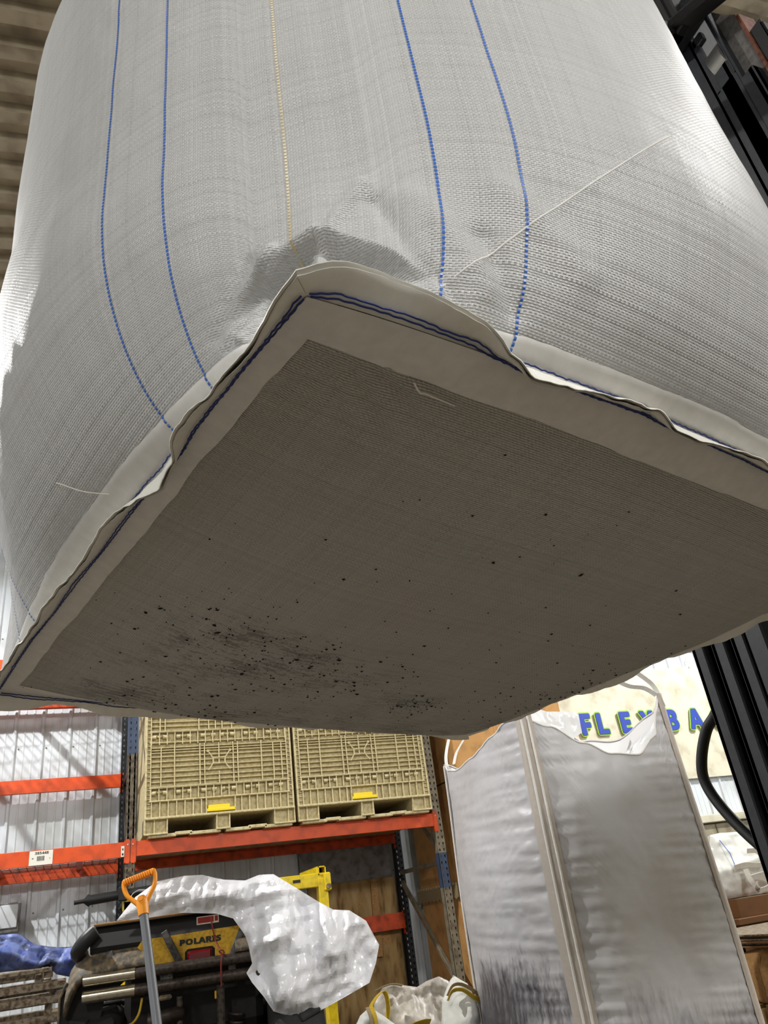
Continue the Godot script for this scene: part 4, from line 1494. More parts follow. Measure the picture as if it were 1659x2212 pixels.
# =====================================================================  forklift mast
func build_forklift() -> void:
	var t := thing("forklift", "black forklift mast with nested channel rails behind the hanging bag", "forklift")
	var X := 1.30
	# far column: nested channels seen on their flanges, stepping back
	var rails := [[-1.346, -1.309, 0.0, 2.35, 0.0], [-1.297, -1.258, 0.0, 2.45, 0.012], [-1.246, -1.208, 0.25, 2.88, 0.02]]
	for mirror in [false, true]:
		var mid := -0.985
		for k in rails.size():
			var r: Array = rails[k]
			var z0: float = r[0]
			var z1: float = r[1]
			if mirror:
				z0 = 2.0 * mid - r[1]
				z1 = 2.0 * mid - r[0]
			var s := Shape.new()
			# flange towards the load, web, rear flange
			s.span(Vector3(X + r[4], r[2], z0), Vector3(X + r[4] + 0.018, r[3], z1), 0.003)
			var zw := z0 if not mirror else z1 - 0.014
			s.span(Vector3(X + r[4], r[2], zw), Vector3(X + 0.15, r[3], zw + 0.014), 0.002)
			s.span(Vector3(X + 0.132, r[2], z0), Vector3(X + 0.15, r[3], z1), 0.003)
			obj("mast_channel", s.done(), mats.mast_black, t)
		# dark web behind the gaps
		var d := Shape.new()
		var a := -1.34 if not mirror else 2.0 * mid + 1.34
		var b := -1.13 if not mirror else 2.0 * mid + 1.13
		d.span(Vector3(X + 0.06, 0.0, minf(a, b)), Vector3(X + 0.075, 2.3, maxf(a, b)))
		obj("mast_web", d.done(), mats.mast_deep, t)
	# carriage: bars across, side plates, with a lower block that ends above the hose
	var c := Shape.new()
	c.span(Vector3(X + 0.015, hy(1.372), -1.198), Vector3(X + 0.075, 2.45, -1.150), 0.004)
	obj("carriage_plate", c.done(), mats.mast_black, t)
	var c2 := Shape.new()
	c2.span(Vector3(X + 0.015, hy(1.372), -0.820), Vector3(X + 0.075, 2.45, -0.772), 0.004)
	obj("carriage_plate", c2.done(), mats.mast_black, t)
	obj("cylinder", tube_mesh([Vector3(X + 0.13, 0.2, -1.10), Vector3(X + 0.13, 2.3, -1.10)], 0.038, 16), mats.mast_deep, t)
	obj("cylinder", tube_mesh([Vector3(X + 0.13, 0.2, -0.87), Vector3(X + 0.13, 2.3, -0.87)], 0.038, 16), mats.mast_deep, t)
	for y in [0.35, 1.9]:
		obj("cross_member", box_mesh(Vector3(X + 0.16, y, -0.985), Vector3(0.05, 0.16, 0.70), 0.006), mats.mast_black, t)
	# near column top: outer rail with the roller in its slot
	var o := Shape.new()
	var px := X + 0.012
	o.span(Vector3(px, 0.4, -0.727), Vector3(px + 0.016, hy(2.70), -0.662), 0.003)
	o.span(Vector3(px, hy(2.69), -0.727), Vector3(px + 0.016, hy(2.895), -0.712), 0.003)
	o.span(Vector3(px, hy(2.69), -0.672), Vector3(px + 0.016, hy(2.93), -0.662), 0.003)
	o.span(Vector3(px, hy(2.87), -0.727), Vector3(px + 0.016, hy(2.90), -0.694), 0.003)
	o.span(Vector3(px, 0.4, -0.668), Vector3(px + 0.03, hy(2.925), -0.660), 0.002)
	obj("rail_plate", o.done(), mats.mast_black, t)
	obj("roller", tube_mesh([Vector3(px + 0.050, hy(2.785), -0.712), Vector3(px + 0.050, hy(2.785), -0.674)], 0.056, 28), mats.roller_steel, t)
	obj("roller_pin", tube_mesh([Vector3(px + 0.050, hy(2.785), -0.722), Vector3(px + 0.050, hy(2.785), -0.672)], 0.014, 16), mats.mast_deep, t)
	obj("rail_web", box_mesh(Vector3(px + 0.12, 1.3, -0.69), Vector3(0.012, 2.4, 0.07), 0.002), mats.mast_deep, t)
	var fl := Shape.new()
	fl.extrude(PackedVector2Array([Vector2(-0.660, 0.3), Vector2(-0.611, 0.3), Vector2(-0.611, hy(2.80)), Vector2(-0.617, hy(2.845)), Vector2(-0.636, hy(2.875)), Vector2(-0.660, hy(2.93))]), 0.016, Transform3D(Basis(Vector3(0, 0, 1), Vector3.UP, Vector3(-1, 0, 0)), Vector3(px + 0.036, 0, 0)))
	obj("rail_face", fl.done(), mats.mast_rail, t)
	var ru := Shape.new()
	ru.span(Vector3(px, 0.3, -0.611), Vector3(px + 0.05, hy(2.815), -0.602), 0.002)
	obj("rail_edge", ru.done(), mats.mast_rust, t)
	var an := Shape.new()
	an.span(Vector3(px + 0.004, 0.3, -0.602), Vector3(px + 0.012, hy(2.745), -0.572), 0.002)
	an.span(Vector3(px + 0.004, 0.3, -0.578), Vector3(px + 0.07, hy(2.735), -0.572), 0.002)
	obj("angle_bar", an.done(), mats.mast_deep, t)
	# dark crosshead and upright of the load backrest
	var st := Shape.new()
	st.bar(Vector3(X - 0.03, hy(2.955), -0.76), Vector3(X - 0.03, hy(2.79), -0.46), 0.050, 0.03, Vector3.RIGHT, 0.004)
	st.span(Vector3(X - 0.04, hy(2.90), -0.735), Vector3(X - 0.015, hy(3.35), -0.690), 0.004)
	obj("backrest_strut", st.done(), mats.mast_deep, t)
	var hs := Shape.new()
	hs.span(Vector3(X + 0.09, hy(2.98), -0.90), Vector3(X + 0.11, hy(3.30), -0.77), 0.003)
	obj("backrest_plate", hs.done(), mats.mast_rail, t)
	obj("motor_housing", box_mesh(P(X + 0.25, 2.74, -0.52), Vector3(0.20, 0.16, 0.12), 0.03), mats.mast_deep, t)
	# forks, tucked in high over the bag, and the bars they hang from
	for z in [-1.20, -0.76]:
		var f := Shape.new()
		f.span(Vector3(0.02, 2.60, z - 0.05), Vector3(X - 0.01, 2.64, z + 0.05), 0.006)
		f.span(Vector3(X - 0.05, 2.60, z - 0.05), Vector3(X - 0.01, 3.05, z + 0.05), 0.006)
		obj("fork", f.done(), mats.mast_deep, t)
	for y in [2.66, 2.98]:
		obj("carriage_bar", box_mesh(Vector3(X + 0.005, y, -0.985), Vector3(0.03, 0.10, 0.74), 0.005), mats.mast_black, t)
	# hydraulic hose
	var hz := thing("hydraulic_hose", "thick black rubber hose looping out beside the forklift mast", "hose")
	obj("tube", tube_mesh(Array(smooth_path([P(1.37, 1.60, -1.20), P(1.372, 1.50, -1.30), P(1.37, 1.422, -1.400), P(1.365, 1.39, -1.445), P(1.36, 1.333, -1.483), P(1.36, 1.283, -1.495), P(1.36, 1.222, -1.467), P(1.362, 1.150, -1.410), P(1.37, 1.05, -1.31), P(1.38, 0.95, -1.20)], 8)), 0.0125, 14), mats.hose_rubber, hz)
	obj("ferrule", tube_mesh([P(1.37, 1.61, -1.19), P(1.372, 1.55, -1.25)], 0.016, 12), mats.roller_steel, hz)
	# the rest of the truck, out of the frame: body, guard, wheels
	obj("truck_body", box_mesh(Vector3(2.62, 0.62, -0.985), Vector3(1.5, 0.9, 0.92), 0.08), mats.machine_yellow, t)
	for y in [-0.45, 0.45]:
		for x in [2.1, 3.1]:
			obj("wheel", tube_mesh([Vector3(x, 0.26, -0.985 + y - 0.08), Vector3(x, 0.26, -0.985 + y + 0.08)], 0.26, 24), mats.tyre, t)
	for z in [-1.38, -0.59]:
		obj("guard_post", tube_mesh([Vector3(2.0, 1.05, z), Vector3(2.15, 2.15, z)], 0.03, 10), mats.mast_black, t)
		obj("guard_post", tube_mesh([Vector3(3.25, 1.05, z), Vector3(3.1, 2.15, z)], 0.03, 10), mats.mast_black, t)
	obj("guard_roof", box_mesh(Vector3(2.62, 2.17, -0.985), Vector3(1.2, 0.05, 0.9), 0.02), mats.mast_black, t)

# =====================================================================  the second bag, standing on the floor
func bag2_pt(s: float, y: float, off := 0.0, ripple := 1.0) -> Vector3:
	# s runs round the four corners: 0 near, 1 right, 2 far, 3 left
	var c := [Vector2(2.03, -3.37), Vector2(2.765, -3.165), Vector2(2.73, -4.03), Vector2(2.005, -4.25)]
	var f := int(floorf(s)) % 4
	var k := s - floorf(s)
	var a: Vector2 = c[f]
	var b: Vector2 = c[(f + 1) % 4]
	var p := a.lerp(b, k)
	var n := Vector2(b.y - a.y, a.x - b.x).normalized()
	if n.dot(p - Vector2(2.38, -3.7)) < 0:
		n = -n
	var full := smoothstep(2.0, 1.2, y + 0.3) * 0.8 + 0.2
	var bulge := 0.07 * pow(sin(PI * k), 0.8) * full
	if f == 0:   # the face to the right of the seam falls in along an upright fold
		bulge += -0.045 * exp(-pow((k - 0.62) / 0.20, 2)) * smoothstep(1.72, 1.35, y + 0.3) + 0.02 * exp(-pow((k - 0.25) / 0.2, 2)) * full
	if f == 3:
		bulge += 0.03 * sin(PI * k) * full
	# ripples that run level, strongest beside the seams
	var near := exp(-pow(k / 0.30, 2)) + exp(-pow((1 - k) / 0.25, 2))
	if f == 3:
		near = exp(-pow((1 - k) / 0.5, 2)) + 0.3
	var w := bag_noise.get_noise_3d(s * 1.4 + 3.0, y * 26.0 + k * 1.5, 3.0) * 0.011 * near + bag_noise.get_noise_3d(s * 2.2, y * 46.0, 9.0) * 0.004 * near
	w += bag_noise.get_noise_3d(s * 2.0, y * 2.0, 5.0) * 0.02
	var wide := 1.0 + 0.03 * smoothstep(1.9, 0.8, y + 0.3)
	w *= ripple
	p = Vector2(2.38, -3.7) + (p - Vector2(2.38, -3.7)) * wide
	p += n * (bulge + w * smoothstep(0.0, 0.05, k) * smoothstep(1.0, 0.95, k) + off)
	return Vector3(p.x, y, p.y)

func rim2(s: float) -> float:
	var keys := [[0.0, 1.905], [0.18, 1.83], [0.38, 1.73], [0.55, 1.665], [0.72, 1.645], [0.86, 1.72], [0.95, 1.86], [1.0, 1.935], [1.12, 1.86], [1.5, 1.80], [1.85, 1.86], [2.0, 1.95], [2.15, 1.88], [2.5, 1.80], [2.85, 1.80], [3.0, 1.845], [3.07, 1.80], [3.2, 1.78], [3.45, 1.80], [3.7, 1.86], [3.88, 1.895], [4.0, 1.905]]
	return hy(keyed(keys, fposmod(s, 4.0)))

func build_second_bag() -> void:
	var t := thing("bulk_bag", "grey white bulk bag standing on the floor before the banner, sagging at its open top", "bulk bag")
	var side := 1024
	# stains: soot rubbed up from the foot, and a grey brown cast in patches
	var fine := noise(61, 0.06)
	var big := noise(62, 0.009)
	var bytes := PackedByteArray()
	bytes.resize(side * 512 * 4)
	var o := 0
	for y in 512:
		var hh := (1.0 - y / 511.0) * 1.7
		for x in side:
			var s := x / float(side) * 4.0
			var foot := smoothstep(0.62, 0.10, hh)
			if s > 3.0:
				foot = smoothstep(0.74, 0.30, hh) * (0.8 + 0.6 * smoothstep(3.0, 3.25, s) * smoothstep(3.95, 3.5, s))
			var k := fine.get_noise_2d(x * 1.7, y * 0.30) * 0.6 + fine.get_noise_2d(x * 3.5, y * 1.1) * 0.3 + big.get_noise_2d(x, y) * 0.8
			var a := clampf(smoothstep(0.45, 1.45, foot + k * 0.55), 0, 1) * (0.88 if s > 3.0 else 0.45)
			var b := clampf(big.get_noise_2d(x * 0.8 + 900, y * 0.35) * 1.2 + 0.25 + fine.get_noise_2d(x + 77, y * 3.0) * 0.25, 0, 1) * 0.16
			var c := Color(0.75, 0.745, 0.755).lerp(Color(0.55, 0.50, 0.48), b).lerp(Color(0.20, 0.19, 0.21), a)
			bytes[o] = c.r8
			bytes[o + 1] = c.g8
			bytes[o + 2] = c.b8
			bytes[o + 3] = 255
			o += 4
	var m := mat("bag_cloth", Color.WHITE, 0.42, 0.0, null, 1.0, 0.5)
	m.albedo_texture = ImageTexture.create_from_image(Image.create_from_data(side, 512, false, Image.FORMAT_RGBA8, bytes))
	m.texture_repeat = false
	var inner_rim := []
	for face in 4:
		var nu := 70
		var nv := 120
		var pts := PackedVector3Array()
		var us := PackedVector2Array()
		for j in nv:
			for i in nu:
				var s := face + float(i) / (nu - 1)
				var s1 := minf(s, face + 0.99999)
				var y := lerpf(0.02, rim2(s), float(j) / (nv - 1))
				pts.push_back(bag2_pt(s1, y))
				us.push_back(Vector2(s / 4.0, 1.0 - y / 1.7))
		var sh := Shape.new()
		var mid := bag2_pt(face + 0.5, 0.8) - Vector3(2.38, 0.8, -3.7)
		sh.grid(pts, nu, nv, us, mid)
		obj("side_panel", sh.done(), m, t)
		# turned hem along the mouth
		var hem := PackedVector3Array()
		for i in 41:
			var s1 := face + minf(i / 40.0, 0.9999)
			hem.push_back(bag2_pt(s1, rim2(s1), 0.0))
		obj("mouth_hem", tube_mesh(Array(hem), 0.005, 8), mats.bag_loop, t)
	# the slack liner inside the mouth
	var lp := PackedVector3Array()
	var lu := PackedVector2Array()
	var ln := noise(63, 5.0, FastNoiseLite.TYPE_SIMPLEX_SMOOTH, FastNoiseLite.FRACTAL_RIDGED, 3)
	for j in 30:
		for i in 121:
			var s := i / 120.0 * 4.0
			var s1 := fposmod(minf(s, floorf(s) + 0.9999) if s < 4.0 else 0.0, 4.0)
			var k := j / 29.0
			var e := bag2_pt(s1, rim2(s1) - 0.01, -0.012)
			var c := Vector3(2.40, hy(1.52), -3.68)
			var p := e.lerp(c, k)
			p.y = lerpf(e.y, c.y, pow(k, 0.5)) + ln.get_noise_2d(p.x * 2.0, p.z * 2.0) * 0.035 * smoothstep(0.0, 0.3, k)
			lp.push_back(p)
			lu.push_back(Vector2(s, k))
	var ls := Shape.new()
	ls.grid(lp, 121, 30, lu, Vector3.UP)
	obj("liner", ls.done(), mats.liner, t)
	# corner webbing: a wide strap with a raised welt, near, right and left
	for q in [[0.0, 0.085, true], [1.0, 0.05, false], [3.0, 0.04, false]]:
		var s0: float = q[0]
		var w: float = q[1]
		var a := PackedVector3Array()
		var u := PackedVector2Array()
		for j in 90:
			var y := lerpf(0.02, rim2(s0), j / 89.0)
			for i in 9:
				var k := i / 8.0 * 2.0 - 1.0
				var ss := fposmod(s0 + k * w / 0.78 * 0.5 + (0.03 if q[2] else 0.0), 4.0)
				if absf(ss - roundf(ss)) < 0.0005:
					ss += 0.001
				a.push_back(bag2_pt(fposmod(ss, 4.0), y, 0.006 + 0.004 * cos(k * PI * 0.5), 0.35))
				u.push_back(Vector2(k * w, y))
		var sh := Shape.new()
		var mid := bag2_pt(fposmod(s0 + 0.001, 4.0), 0.8) - Vector3(2.38, 0.8, -3.7)
		sh.grid(a, 9, 90, u, mid)
		obj("corner_strap", sh.done(), mats.bag_seam, t)
		for e in ([0.012, 0.055] if q[2] else [0.015]):
			var path := []
			for j in 70:
				path.append(bag2_pt(fposmod(s0 + e, 4.0), lerpf(0.02, rim2(s0) - 0.01, j / 69.0), 0.011, 0.35))
			obj("welt", tube_mesh(path, 0.006, 8), mats.bag_loop, t)
	# lift loops
	var tr := bag2_pt(1.001, rim2(1.0) - 0.02, 0.0)
	obj("lift_loop", strap_mesh([tr + Vector3(0.0, -0.05, 0), tr + Vector3(-0.02, 0.045, 0), tr + Vector3(-0.06, 0.095, 0.0), tr + Vector3(-0.135, 0.152, -0.01), tr + Vector3(-0.205, 0.148, -0.02), tr + Vector3(-0.215, 0.105, -0.03), tr + Vector3(-0.16, 0.068, -0.02), tr + Vector3(-0.08, 0.052, -0.01), tr + Vector3(-0.03, 0.01, 0.005)], 0.024, 0.003, Vector3(0.3, 0.5, 0.8), 6), mats.bag_loop, t)
	var tl := bag2_pt(3.0, rim2(3.0) - 0.01, 0.0)
	obj("lift_loop", strap_mesh([tl + Vector3(0.0, -0.06, 0.03), tl + Vector3(0.01, 0.05, 0.01), tl + Vector3(0.06, 0.17, 0.0), tl + Vector3(0.10, 0.215, 0), tl + Vector3(0.16, 0.21, 0), tl + Vector3(0.15, 0.16, 0.02), tl + Vector3(0.07, 0.07, 0.04), tl + Vector3(0.03, 0.0, 0.06)], 0.020, 0.003, Vector3(0.6, 0.5, 0.6), 6), mats.bag_loop, t)
	# collar of the torn liner that stands up out of the mouth
	var col := pillow(PackedVector2Array([Vector2(0.0, 0.0), Vector2(0.02, 0.19), Vector2(0.09, 0.21), Vector2(0.16, 0.18), Vector2(0.30, 0.165), Vector2(0.335, 0.15), Vector2(0.33, 0.05), Vector2(0.28, 0.03), Vector2(0.26, -0.04), Vector2(0.1, -0.06)]), 0.03, 0.03, 0.016, 64, 0.12, 0.03)
	obj("liner_collar", col, mats.liner, t, Transform3D(Basis(Vector3(0.98, 0, 0.2), Vector3.UP, Vector3(-0.2, 0, 0.98)), P(2.19, 1.79, -3.62)))

# =====================================================================  quad bike and what lies on it
func build_quad() -> void:
	# local axes: x across the tail, y up, z towards the viewer; x = 0 a little left of the tail lamp
	var bx := Vector3(0.98, 0, 0.199).normalized()
	var bs := Basis(bx, Vector3.UP, Vector3(-bx.z, 0, bx.x))
	var at := Vector3(0.447, 0, -3.731)
	var t := thing("quad_bike", "muddy black and yellow quad bike parked tail on under the pallet rack", "quad bike", at, bs)
	# rear rack: a deep lip, rounded at its end
	var lip := PackedVector2Array([Vector2(-0.05, 0.0), Vector2(0.0, -0.012), Vector2(0.012, 0.01), Vector2(0.004, 0.06), Vector2(-0.02, 0.088), Vector2(-0.40, 0.088), Vector2(-0.40, 0.075), Vector2(-0.05, 0.07)])
	var s := Shape.new()
	s.extrude(lip, 0.88, Transform3D(Basis(Vector3(0, 0, 1), Vector3.UP, Vector3(1, 0, 0)), Vector3(-0.38, hy(1.130), -0.015)))
	obj("rear_rack", s.done(), mats.bike_black, t)
	var rim := Shape.new()
	rim.tube(smooth_path([Vector3(-0.43, hy(1.118), -0.10), Vector3(-0.425, hy(1.135), 0.0), Vector3(-0.395, hy(1.17), 0.02), Vector3(-0.36, hy(1.20), 0.012)], 6), 0.03, 10)
	obj("rack_end", rim.done(), mats.bike_black, t)
	obj("rack_edge", box_mesh(Vector3(0.06, hy(1.223), -0.02), Vector3(0.86, 0.010, 0.03), 0.003), mats.kraft, t)
	# fenders, each a swept shell that turns down to a flap
	for sd in [-1.0, 1.0]:
		var pts := PackedVector3Array()
		var us := PackedVector2Array()
		var sec := [[-0.02, 1.135, -0.05], [0.0, 1.118, 0.0], [0.005, 1.095, 0.03], [0.0, 1.070, 0.055], [-0.01, 1.055, 0.06], [-0.03, 1.05, 0.04], [-0.05, 1.055, -0.02]]
		for j in sec.size():
			for i in 16:
				var f := i / 15.0
				var x := lerpf(0.0, 0.31, f)
				var drop := 0.055 * pow(f, 3.0) + 0.10 * pow(maxf(0, f - 0.8) / 0.2, 2)
				pts.push_back(Vector3(0.03 + sd * (0.175 + x), hy(sec[j][1] as float) - drop * (0.4 + 0.6 * j / 6.0), sec[j][2] + 0.01 * f))
				us.push_back(Vector2(f, j / 6.0))
		var f := Shape.new()
		f.grid(pts, 16, sec.size(), us, Vector3(0, 0.4, 1))
		obj("fender", f.done(), mats.bike_dusty, t)
		var fl := Shape.new()
		fl.extrude(PackedVector2Array([Vector2(0.02, hy(1.06)), Vector2(0.31 * 1.0, hy(1.02)), Vector2(0.335, hy(0.98)), Vector2(0.335, hy(0.80)), Vector2(0.29, hy(0.76)), Vector2(0.20, hy(0.80)), Vector2(0.17, hy(0.95))]), 0.008, Transform3D(Basis(Vector3(sd, 0, 0), Vector3.UP, Vector3(0, 0, 1)), Vector3(0.03 + sd * 0.175, 0, 0.0)))
		obj("mud_flap", fl.done(), mats.bike_dark, t)
		var edge := Shape.new()
		edge.tube(PackedVector3Array([Vector3(0.03 + sd * 0.485, hy(1.03), 0.03), Vector3(0.03 + sd * 0.512, hy(0.98), 0.012), Vector3(0.03 + sd * 0.512, hy(0.80), 0.008)]), 0.006, 6)
		obj("flap_edge", edge.done(), mats.bike_dusty, t)
	# bumper tubes with bright sleeves
	for y in [1.030, 0.972]:
		obj("bumper_tube", tube_mesh([Vector3(-0.20, hy(y), 0.05), Vector3(0.46, hy(y), 0.05)], 0.021, 14), mats.bike_tube, t)
		obj("chrome_sleeve", tube_mesh([Vector3(-0.388, hy(y), 0.05), Vector3(-0.19, hy(y), 0.05)], 0.0235, 16), mats.bike_chrome, t)
	# yellow tail cowl
	var y := Shape.new()
	y.extrude(PackedVector2Array([Vector2(-0.19, hy(1.12)), Vector2(-0.17, hy(1.145)), Vector2(0.26, hy(1.15)), Vector2(0.30, hy(1.10)), Vector2(0.24, hy(1.03)), Vector2(0.14, hy(1.02)), Vector2(-0.02, hy(1.01)), Vector2(-0.09, hy(1.015)), Vector2(-0.13, hy(1.06))]), 0.03, Transform3D(Basis.IDENTITY, Vector3(0, 0, -0.015)))
	var cowl := obj("tail_cowl", y.done(), mats.bike_yellow, t)
	var font := SystemFont.new()
	font.font_names = PackedStringArray(["Droid Sans"])
	font.font_weight = 800
	var tm := TextMesh.new()
	tm.font = font
	tm.text = "POLARIS"
	tm.font_size = 30
	tm.pixel_size = 0.00112
	tm.depth = 0.002
	var st := SurfaceTool.new()
	for q in 5:
		st.append_from(tm, 0, Transform3D(Basis(Vector3(1.25, 0, 0), Vector3(0, 0.82, 0), Vector3(0, 0, 1)), Vector3(0.0012 * cos(q * 1.3), 0.0012 * sin(q * 1.3), 0.00008 * q)))
	obj("lettering", st.commit(), mats.ink, cowl, Transform3D(Basis.IDENTITY, Vector3(0.062, hy(1.113), 0.0165)))
	# tail lamp
	var tl := Shape.new()
	tl.box(Vector3(0.061, hy(1.062), 0.01), Vector3(0.125, 0.056, 0.03), 0.012)
	obj("lamp_housing", tl.done(), mats.bike_black, t)
	obj("tail_lamp", box_mesh(Vector3(0.061, hy(1.060), 0.024), Vector3(0.100, 0.040, 0.022), 0.008), mats.lamp_red, t)
	# brackets of the rack
	for q in [[-0.085, 1.165, -0.018, 1.042], [0.24, 1.14, 0.188, 1.035], [-0.30, 1.12, -0.28, 1.04], [0.42, 1.12, 0.40, 1.0]]:
		var b := Shape.new()
		b.bar(Vector3(q[0], hy(q[1]), 0.012), Vector3(q[2], hy(q[3]), 0.035), 0.028, 0.008, Vector3.RIGHT, 0.002)
		obj("bracket", b.done(), mats.bracket, t)
	for q in [[0.19, 0.99, 0.03], [-0.07, 0.995, 0.05]]:
		obj("stay", box_mesh(Vector3(q[0], hy(q[1]), 0.03), Vector3(q[2], 0.05, 0.02), 0.003), mats.bracket, t)
	# warning sticker on the lip
	var sk := obj("sticker", box_mesh(Vector3(0.093, hy(1.187), -0.008), Vector3(0.092, 0.030, 0.002), 0.0008), mats.paper, t)
	obj("sticker_print", box_mesh(Vector3(0.085, hy(1.188), -0.0068), Vector3(0.066, 0.022, 0.0008), 0.0002), mats.sticker_red, sk)
	obj("sticker_print", box_mesh(Vector3(0.129, hy(1.189), -0.0068), Vector3(0.013, 0.020, 0.0008), 0.0002), mats.sticker_red, sk)
	# underneath: frame, axle, silencer, springs
	obj("rear_frame", box_mesh(Vector3(0.03, hy(0.93), -0.16), Vector3(0.56, 0.30, 0.20), 0.03), mats.bike_dark, t)
	obj("body", box_mesh(Vector3(0.03, hy(1.0), -0.95), Vector3(0.5, 0.36, 1.5), 0.10), mats.bike_dark, t)
	obj("seat", box_mesh(Vector3(0.03, hy(1.20), -0.95), Vector3(0.34, 0.14, 0.75), 0.06), mats.bike_black, t)
	obj("handlebar", tube_mesh([Vector3(-0.36, hy(1.36), -1.25), Vector3(-0.15, hy(1.40), -1.4), Vector3(0.21, hy(1.40), -1.4), Vector3(0.42, hy(1.36), -1.25)], 0.013, 8), mats.bike_black, t)
	obj("silencer", tube_mesh([Vector3(-0.14, hy(0.855), 0.02), Vector3(-0.03, hy(0.865), 0.02), Vector3(-0.02, hy(0.867), -0.3)], 0.030, 14), mats.bike_tube, t)
	obj("silencer_strap", tube_mesh([Vector3(-0.02, hy(0.925), 0.012), Vector3(-0.02, hy(0.80), 0.016)], 0.014, 8), mats.bike_tube, t)
	obj("hitch_post", box_mesh(Vector3(0.14, hy(0.86), 0.0), Vector3(0.03, 0.18, 0.04), 0.006), mats.bike_tube, t)
	obj("marker", box_mesh(Vector3(0.121, hy(0.912), 0.01), Vector3(0.009, 0.030, 0.006), 0.002), mats.bike_yellow, t)
	obj("valve", box_mesh(Vector3(-0.075, hy(0.930), 0.035), Vector3(0.05, 0.018, 0.02), 0.006), mats.bike_dusty, t)
	obj("lower_hose", tube_mesh(Array(smooth_path([Vector3(-0.165, hy(0.94), 0.03), Vector3(-0.175, hy(0.89), 0.04), Vector3(-0.20, hy(0.86), 0.03), Vector3(-0.24, hy(0.85), 0.0)], 6)), 0.005, 6), mats.strap_yellow, t)
	for x in [-0.12, 0.2]:
		var sp := PackedVector3Array()
		for k in 60:
			sp.push_back(Vector3(x + 0.03 * cos(k * 0.62), hy(0.68) + k * 0.0028, -0.06 + 0.03 * sin(k * 0.62)))
		var ss := Shape.new()
		ss.tube(sp, 0.006, 6)
		obj("spring", ss.done(), mats.bike_tube, t)
	obj("engine", box_mesh(Vector3(0.03, 0.36, -0.55), Vector3(0.62, 0.46, 0.5), 0.05), mats.bike_dark, t)
	obj("swing_arm", box_mesh(Vector3(0.03, 0.34, -0.22), Vector3(0.50, 0.12, 0.14), 0.03), mats.bike_dark, t)
	obj("skid_plate", box_mesh(Vector3(0.03, 0.17, -0.85), Vector3(0.60, 0.04, 1.3), 0.01), mats.bike_black, t)
	obj("axle", tube_mesh([Vector3(-0.42, 0.32, -0.14), Vector3(0.48, 0.32, -0.14)], 0.03, 12), mats.bike_dark, t)
	for x in [-0.36, 0.44]:
		for z in [-0.14, -1.35]:
			wheel(t, Vector3(x, 0.318, z))
	# red cord tied over the rack
	obj("cord", tube_mesh(Array(smooth_path([Vector3(0.110, hy(1.195), 0.036), Vector3(0.113, hy(1.165), 0.04), Vector3(0.125, hy(1.105), 0.03), Vector3(0.15, hy(1.055), 0.075), Vector3(0.148, hy(1.01), 0.08), Vector3(0.147, hy(0.94), 0.07)], 8)), 0.0032, 6), mats.cord_red, t)
	obj("cord", tube_mesh(Array(smooth_path([Vector3(0.150, hy(1.055), 0.073), Vector3(0.142, hy(1.065), 0.08), Vector3(0.155, hy(1.068), 0.082), Vector3(0.162, hy(1.056), 0.08), Vector3(0.150, hy(1.050), 0.078)], 6)), 0.0032, 6), mats.cord_red, t)
	# white film bag thrown over the rack and hanging down on the right
	var film := pillow(PackedVector2Array([Vector2(-0.263, 1.226), Vector2(-0.19, 1.304), Vector2(-0.105, 1.353), Vector2(0.005, 1.361), Vector2(0.079, 1.356), Vector2(0.167, 1.327), Vector2(0.256, 1.313), Vector2(0.317, 1.328), Vector2(0.377, 1.323), Vector2(0.473, 1.256), Vector2(0.55, 1.201), Vector2(0.617, 1.158), Vector2(0.687, 1.146), Vector2(0.753, 1.098), Vector2(0.797, 1.004), Vector2(0.775, 0.938), Vector2(0.741, 0.874), Vector2(0.636, 0.839), Vector2(0.536, 0.807), Vector2(0.44, 0.793), Vector2(0.348, 0.829), Vector2(0.314, 0.882), Vector2(0.269, 0.938), Vector2(0.248, 0.974), Vector2(0.272, 1.004), Vector2(0.26, 1.073), Vector2(0.248, 1.109), Vector2(0.202, 1.176), Vector2(0.135, 1.202), Vector2(-0.018, 1.225), Vector2(-0.132, 1.221)]), 0.11, 0.10, 0.0105, 71, 0.25, 0.090, 0.95, true)
	var fb := thing("film_bag", "crumpled white plastic film bag draped over the quad bike's rear rack", "plastic bag", at, bs)
	obj("film", film, mats.film, fb, Transform3D(Basis.IDENTITY, Vector3(0, DATUM, 0.10)))
	obj("tie_strip", strap_mesh([Vector3(-0.20, hy(1.26), 0.06), Vector3(-0.215, hy(1.31), 0.05), Vector3(-0.19, hy(1.33), 0.04), Vector3(-0.15, hy(1.325), 0.05)], 0.016, 0.0015, Vector3(0.4, 0.3, 1), 6), mats.film, fb)

